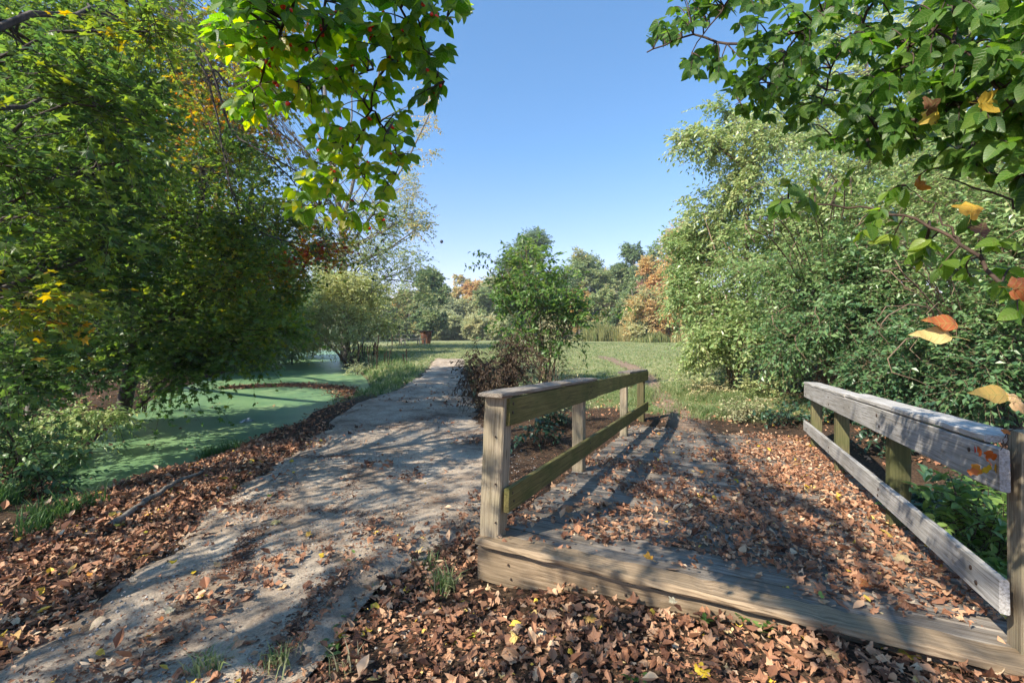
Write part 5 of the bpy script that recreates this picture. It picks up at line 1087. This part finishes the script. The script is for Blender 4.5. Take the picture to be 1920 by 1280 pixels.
# single leaves on the path, ground and deck
rh = RS(77)
HL = [(325, 1065, YEL, .075, 0, 'yellow pointed leaf lying on the shaded path, upper left of a pair'), (362, 1088, YEL, .075, 4, 'yellow pointed leaf lying on the path, right of its pair'), (412, 1073, TAN, .075, 4, 'curled tan leaf beside the two yellow leaves on the path'), (322, 1156, PAL, .085, 0, 'pale cream leaf alone in the middle of the near path'), (238, 1091, PAL, .10, 4, 'pale cream oval leaf on the path by the brown drift'), (190, 1176, (.5, .38, .27), .12, 2, 'two toned cream and tan leaf on the near left path'),
 (183, 1240, (.50, .33, .04), .07, 4, 'yellow brown leaf nearest the bottom left corner'), (442, 1250, (.48, .37, .27), .10, 3, 'large beige leaf at the bottom edge of the path'), (303, 1181, RUST, .05, 4, 'small rust leaf left of the pale cream leaf'), (132, 990, ORG, .11, 1, 'big orange leaf on the dark left bank'), (30, 1190, (.30, .16, .13), .15, 2, 'large mauve brown leaf at the left frame edge'), (20, 1212, (.55, .32, .10), .12, 0, 'orange tan leaf under the mauve one at the left edge'),
 (506, 938, (.24, .34, .05), .07, 0, 'fresh green leaf on the path'), (546, 866, YEL, .085, 1, 'yellow leaf where the drift meets the path'), (590, 873, PAL, .07, 3, 'pale leaf right of the yellow one on the upper path'), (520, 990, (.60, .47, .2), .11, 2, 'large cream and yellow leaf in the middle of the path'), (575, 1012, (.45, .28, .06), .075, 0, 'ochre leaf just right of the large cream leaf'), (600, 1063, YEL, .06, 3, 'small yellow leaf at the gravelly right of the path'), (538, 1112, TAN, .06, 4, 'small tan leaf standing on the sunlit path'),
 (632, 1195, (.68, .48, .03), .10, 1, 'bright yellow leaf on the weed at bottom centre'), (885, 1201, (.50, .46, .03), .09, 4, 'lime yellow leaf on the brown litter before the bridge'), (440, 912, (.46, .38, .05), .08, 0, 'olive yellow leaf on the path by the left drift'), (270, 1003, (.42, .36, .05), .06, 3, 'yellow green leaf half way up the left drift'), (170, 1085, ORG, .07, 0, 'orange leaf standing in the brown drift by the path'),
 (1716, 1228, (.66, .44, .05), .12, 1, 'large yellow leaf in the litter at the bottom right'), (1310, 1272, YEL, .10, 0, 'yellow leaf cut by the bottom frame edge'), (1102, 1160, (.55, .33, .09), .10, 2, 'golden tan leaf leaning on the front board'), (1800, 1150, (.50, .38, .25), .13, 3, 'large beige leaf at the right end of the front board'), (1560, 1235, TAN, .11, 2, 'broad tan leaf in front of the edge board')]
DL = [(1380, 905, YEL, .085, 1, 'bright yellow leaf standing up in the middle of the deck'), (1220, 1060, (.62, .30, .04), .09, 0, 'yellow and red leaf near the front edge of the deck'), (1422, 843, YEL, .09, 4, 'yellow leaf lying far back on the deck'), (1440, 866, PAL, .07, 2, 'pale cream leaf beside the far yellow leaf on the deck'), (1522, 843, (.6, .33, .04), .085, 0, 'orange yellow leaf near the far right post'), (1312, 890, ORG, .09, 3, 'orange leaf on the left of the deck'), (1235, 815, (.55, .32, .05), .08, 1, 'amber leaf on the bare far planks'), (1660, 1007, (.60, .40, .10), .11, 1, 'golden leaf under the right bottom rail'), (1695, 1062, (.55, .40, .22), .12, 2, 'large buff leaf in the sunny pile at the right of the deck'), (1265, 1140, PAL, .06, 0, 'pale leaf at the lip of the front board'), (1540, 1135, (.24, .36, .08), .06, 4, 'small green leaf on the edge board'), (1290, 955, PAL, .08, 3, 'greenish cream leaf at the middle left of the deck'), (1068, 968, (.42, .17, .07), .09, 0, 'reddish brown leaf cluster behind the front left post'), (1632, 1110, RUST, .10, 3, 'rust brown leaf curling near the front right of the deck')]
for (px, py, col, s, mi, lab) in HL:
    g = gp(px, py); z = float(surf(g[0], g[1])); hero('fallen_leaf', lab, 'leaf', (g[0], g[1], z+.022), s, col, mi, (rh.randn()*.22, -.25+rh.randn()*.2, 1), rh.rand()*6.28, 'single bright fallen leaves')
for (px, py, col, s, mi, lab) in DL:
    g = dp(px, py); hero('fallen_leaf', lab, 'leaf', (g[0], g[1], g[2]+.04), s, col, mi, (rh.randn()*.25, -.3+rh.randn()*.2, 1), rh.rand()*6.28, 'single bright fallen leaves')
# small weeds and grass tufts by the path
for i, (px, py, h, n, lab) in enumerate([(830, 1110, .17, 30, 'bright grass tuft just left of the bridge corner'), (802, 1060, .12, 14, 'thin grass tuft behind the bright one by the bridge corner'), (690, 1100, .06, 10, 'tiny green weed at the path edge left of the bright tuft'), (395, 1280, .12, 22, 'grass tuft cut off at the bottom edge of the path'), (520, 1268, .10, 20, 'low grass tuft below the yellow leafed weed'), (648, 1258, .14, 6, 'dry straw coloured grass stalks at the bottom centre')]):
    g = gp(px, py); rr = RS(910+i); x = g[0]+rr.randn(n)*.035; y = g[1]+rr.randn(n)*.03; M = MB()
    blades(M, x, y, np.full(n, float(surf(g[0], g[1]))), np.full(n, h), rr, .95 if i == 5 else .55, .0035, .8, 3)
    tag(M.build('grass_tuft', M_GRASS), lab, 'grass tuft')
for i, (px, py, s, lab) in enumerate([(622, 1215, .07, 'leafy green weed with a yellow leaf on it at the bottom centre path edge'), (628, 1165, .075, 'spiky rosette weed at the path edge below the gravel'), (1400, 1170, .06, 'small green seedling in the litter before the edge board'), (1430, 1190, .05, 'smaller seedling right of the first before the edge board'), (1320, 1178, .05, 'seedling left of the others in front of the fascia board'), (1190, 1280, .05, 'seedling in the litter at the bottom edge'), (660, 1070, .035, 'tiny weed sprig growing on the open path'), (1830, 1128, .045, 'seedling by the foot of the near right post')]):
    g = gp(px, py); rr = RS(930+i); M = MB(); n = 22 if i < 2 else 8; a = rr.rand(n)*6.28
    pos = np.repeat(np.array([[g[0], g[1], float(surf(g[0], g[1]))+.03]]), n, 0)+rr.randn(n, 3)*[.03, .03, .012]*(1.3 if i < 2 else .5)
    place(M, T_LONG if i < 2 else T_MID, pos, np.c_[np.cos(a), np.sin(a), .35+.3*rr.rand(n)], np.c_[rr.randn(n, 2)*.3, np.ones(n)], s*(.7+.6*rr.rand(n)), np.c_[rr.rand(n), rr.rand(n), np.full(n, .4)])
    tag(M.build('weed', M_REDBUD), lab, 'weed')
# grey log in the left drift, litter scrap on the pond
rr = RS(950); pts = [gp(205, 1000)+[0, 0, .06], gp(270, 955)+[0, 0, .07], gp(330, 920)+[0, 0, .08], gp(385, 890)+[0, 0, .05]]
M = MB(); tubes(M, trunkline(pts, 14, .012, rr), np.linspace(.032, .015, 14), 8); tag(M.build('fallen_log', M_BARKG), 'grey weathered branch half buried in the left leaf drift', 'log')
M = MB(); g = P(460, 790, F*(CAMZ-WZ)/(790-HY)); n = 7
for k in range(9): V, Fc = maple(RS(960+k), 1.2, 2, 1, .4); M.add(V*.13+g+np.r_[rr.randn(2)*.07, .03], Fc)
tag(M.build('foam_scrap', plain('white scrap', (.55, .58, .62), .5)), 'crumpled whitish scrap floating on the duckweed', 'litter scrap')
# creeper with red leaves on the near right post
rr = RS(970); b = bw(.1, 2.5, .7); rt = thing('creeper_vine', 'thin creeper with red and bronze leaves hanging over the end of the right top rail', 'vine', tuple(b)); MW = MB(); ML = MB()
for pp in [[(1990, 795), (1900, 805), (1878, 830), (1876, 870), (1885, 915)], [(1890, 812), (1886, 850), (1890, 890), (1872, 905)]]:
    q = trunkline([P(a, c, 2.12) for a, c in pp], 16, .003, rr); tubes(MW, q, np.full(16, .0022), 5)
lp = [(1838, 842), (1850, 858), (1862, 850), (1836, 878), (1820, 880), (1875, 862), (1880, 870), (1850, 876), (1882, 805), (1828, 838), (1868, 872)]
n = len(lp); place(ML, T_MAP, np.array([P(a, c, 2.11+.03*rr.rand()) for a, c in lp]), rr.randn(n, 3)*.5-[0, 0, .6], rr.randn(n, 3)*.4+[0, -1, .3], .05+.025*rr.rand(n), np.c_[rr.rand(n), rr.rand(n), .8+.2*rr.rand(n)])
for o in (MW.build('stems', M_TWIG, cols=False), ML.build('leaves', M_MAPLE)): o.parent = rt; o.matrix_parent_inverse = Matrix.Translation(-Vector(b))

# ------------------------------------------------------------------ trees outside the frame whose crowns shade the foreground
SUN_ = nz(np.array([-.72, -.52, .80]))
for i, (bx, by, cs, lab) in enumerate([
   (-7.5, -3.5, [(-1.2, 3.0, 6.2, 1.6, 90), (-2.8, 2.2, 6.2, 1.5, 110), (.6, 2.6, 6.6, 1.4, 70), (-1.5, 5.0, 6.4, 1.5, 90), (.0, 4.6, 10, 1.5, 90), (-4.3, 3.0, 8.5, 1.8, 40)], 'tall maple behind the viewer whose crown spreads over the path'),
   (-9, -.2, [(-3.0, 6.5, 9, 1.7, 75), (-5.0, 5.5, 8.5, 1.8, 30), (-1.5, 8.5, 9.5, 1.6, 90)], 'maple left of the viewer shading the pond bank'),
   (-3.5, -6, [(2.3, 3.4, 10, 1.4, 34), (1.2, 5.6, 10, 1.3, 90), (2.0, 7.4, 10.5, 1.5, 75), (3.2, 9.0, 10.5, 1.4, 50), (.6, .8, 9, 1.5, 110)], 'maple behind the viewer casting dappled shade on the bridge')]):
    b = np.array([bx, by, float(height(bx, by))])
    cl = [(np.array([gx, gy, 0])+SUN_*t, (r, r, r*.8), n, .35) for gx, gy, t, r, n in cs]
    make_tree('maple_tree', lab, 'tree', b, [b-[0, 0, .2], b+[.1, .2, 3], b+[.3, .5, 6.5]], .2, cl, M_MAPLE, M_BARK, 980+i, None, T=T_ML, leaf=.11, nleaf=8, tw=.7, flat=.5, droop=.3, hubs=3, hubr=.9, dm=1.15)
# ------------------------------------------------------------------ camera, light, sky
cam = bpy.data.cameras.new('Camera'); camo = bpy.data.objects.new('Camera', cam); COL.objects.link(camo)
camo.location = (0, 0, CAMZ); camo.rotation_euler = (math.pi/2, 0, 0); cam.sensor_width = 36; cam.lens = 36*F/1920
cam.shift_y = -(640-HY)/1920*1.0; cam.clip_end = 3000; cam.clip_start = .05; scene.camera = camo
cam.shift_y = -(HY-640)/1920*-1.0
SUN = nz(np.array([-.72, -.52, .80])); el = math.asin(SUN[2]); az = math.atan2(SUN[0], SUN[1])
sl = bpy.data.lights.new('Sun', 'SUN'); so = bpy.data.objects.new('Sun', sl); COL.objects.link(so)
sl.energy = 4.2; sl.angle = math.radians(.55); sl.color = (1, .93, .80)
so.rotation_euler = Vector(-SUN).to_track_quat('-Z', 'Y').to_euler()
w = bpy.data.worlds.new('World'); scene.world = w; w.use_nodes = True; nt = w.node_tree; nt.nodes.clear()
sky = nt.nodes.new('ShaderNodeTexSky'); sky.sky_type = 'NISHITA'; sky.sun_disc = False; sky.sun_elevation = el; sky.sun_rotation = az
sky.altitude = 1800; sky.air_density = 1.25; sky.dust_density = .05; sky.ozone_density = 1.7
bg = nt.nodes.new('ShaderNodeBackground'); bg.inputs[1].default_value = .13; wo = nt.nodes.new('ShaderNodeOutputWorld')
gc = nt.nodes.new('ShaderNodeTexCoord'); gs = nt.nodes.new('ShaderNodeSeparateXYZ'); nt.links.new(gc.outputs['Generated'], gs.inputs[0])
gr_ = ramp(nt, [(0, (.86, .62, .68)), (.12, (.70, .62, .72)), (.35, (.51, .68, .78)), (.8, (.56, .80, .90))]); nt.links.new(gs.outputs[2], gr_.inputs[0])
tn = nt.nodes.new('ShaderNodeMixRGB'); tn.blend_type = 'MULTIPLY'; tn.inputs[0].default_value = 1; nt.links.new(sky.outputs[0], tn.inputs[1]); nt.links.new(gr_.outputs[0], tn.inputs[2])
nt.links.new(tn.outputs[0], bg.inputs[0]); nt.links.new(bg.outputs[0], wo.inputs[0])
vs = scene.view_settings; vs.view_transform = 'Standard'; vs.look = 'None'; vs.gamma = 1; vs.use_curve_mapping = False; vs.exposure = 1.33
M = MB(); X0, X1, Y0, Y1, Z0, Z1 = -330, 330, -20, 505, -4, 34
M.add([[X0, Y0, Z0], [X1, Y0, Z0], [X1, Y1, Z0], [X0, Y1, Z0], [X0, Y0, Z1], [X1, Y0, Z1], [X1, Y1, Z1], [X0, Y1, Z1]], [[0, 2, 1], [0, 3, 2], [4, 5, 6], [4, 6, 7], [0, 1, 5], [0, 5, 4], [1, 2, 6], [1, 6, 5], [2, 3, 7], [2, 7, 6], [3, 0, 4], [3, 4, 7]])
m, nt, out = newmat('haze'); pv = nt.nodes.new('ShaderNodeVolumePrincipled'); pv.inputs['Color'].default_value = (.86, .92, 1, 1); pv.inputs['Density'].default_value = .0009; pv.inputs['Anisotropy'].default_value = .3
nt.links.new(pv.outputs[0], out.inputs['Volume']); tag(M.build('haze', m, None, False), 'thin pale haze in the air over the meadow', 'haze', kind='stuff')
cy = scene.cycles; cy.volume_bounces = 0;  cy.max_bounces = 7; cy.diffuse_bounces = 5; cy.glossy_bounces = 2; cy.transmission_bounces = 5; cy.transparent_max_bounces = 4
cy.use_denoising = True; cy.use_adaptive_sampling = True; cy.adaptive_threshold = .02; cy.sample_clamp_indirect = 6
cy.caustics_reflective = False; cy.caustics_refractive = False
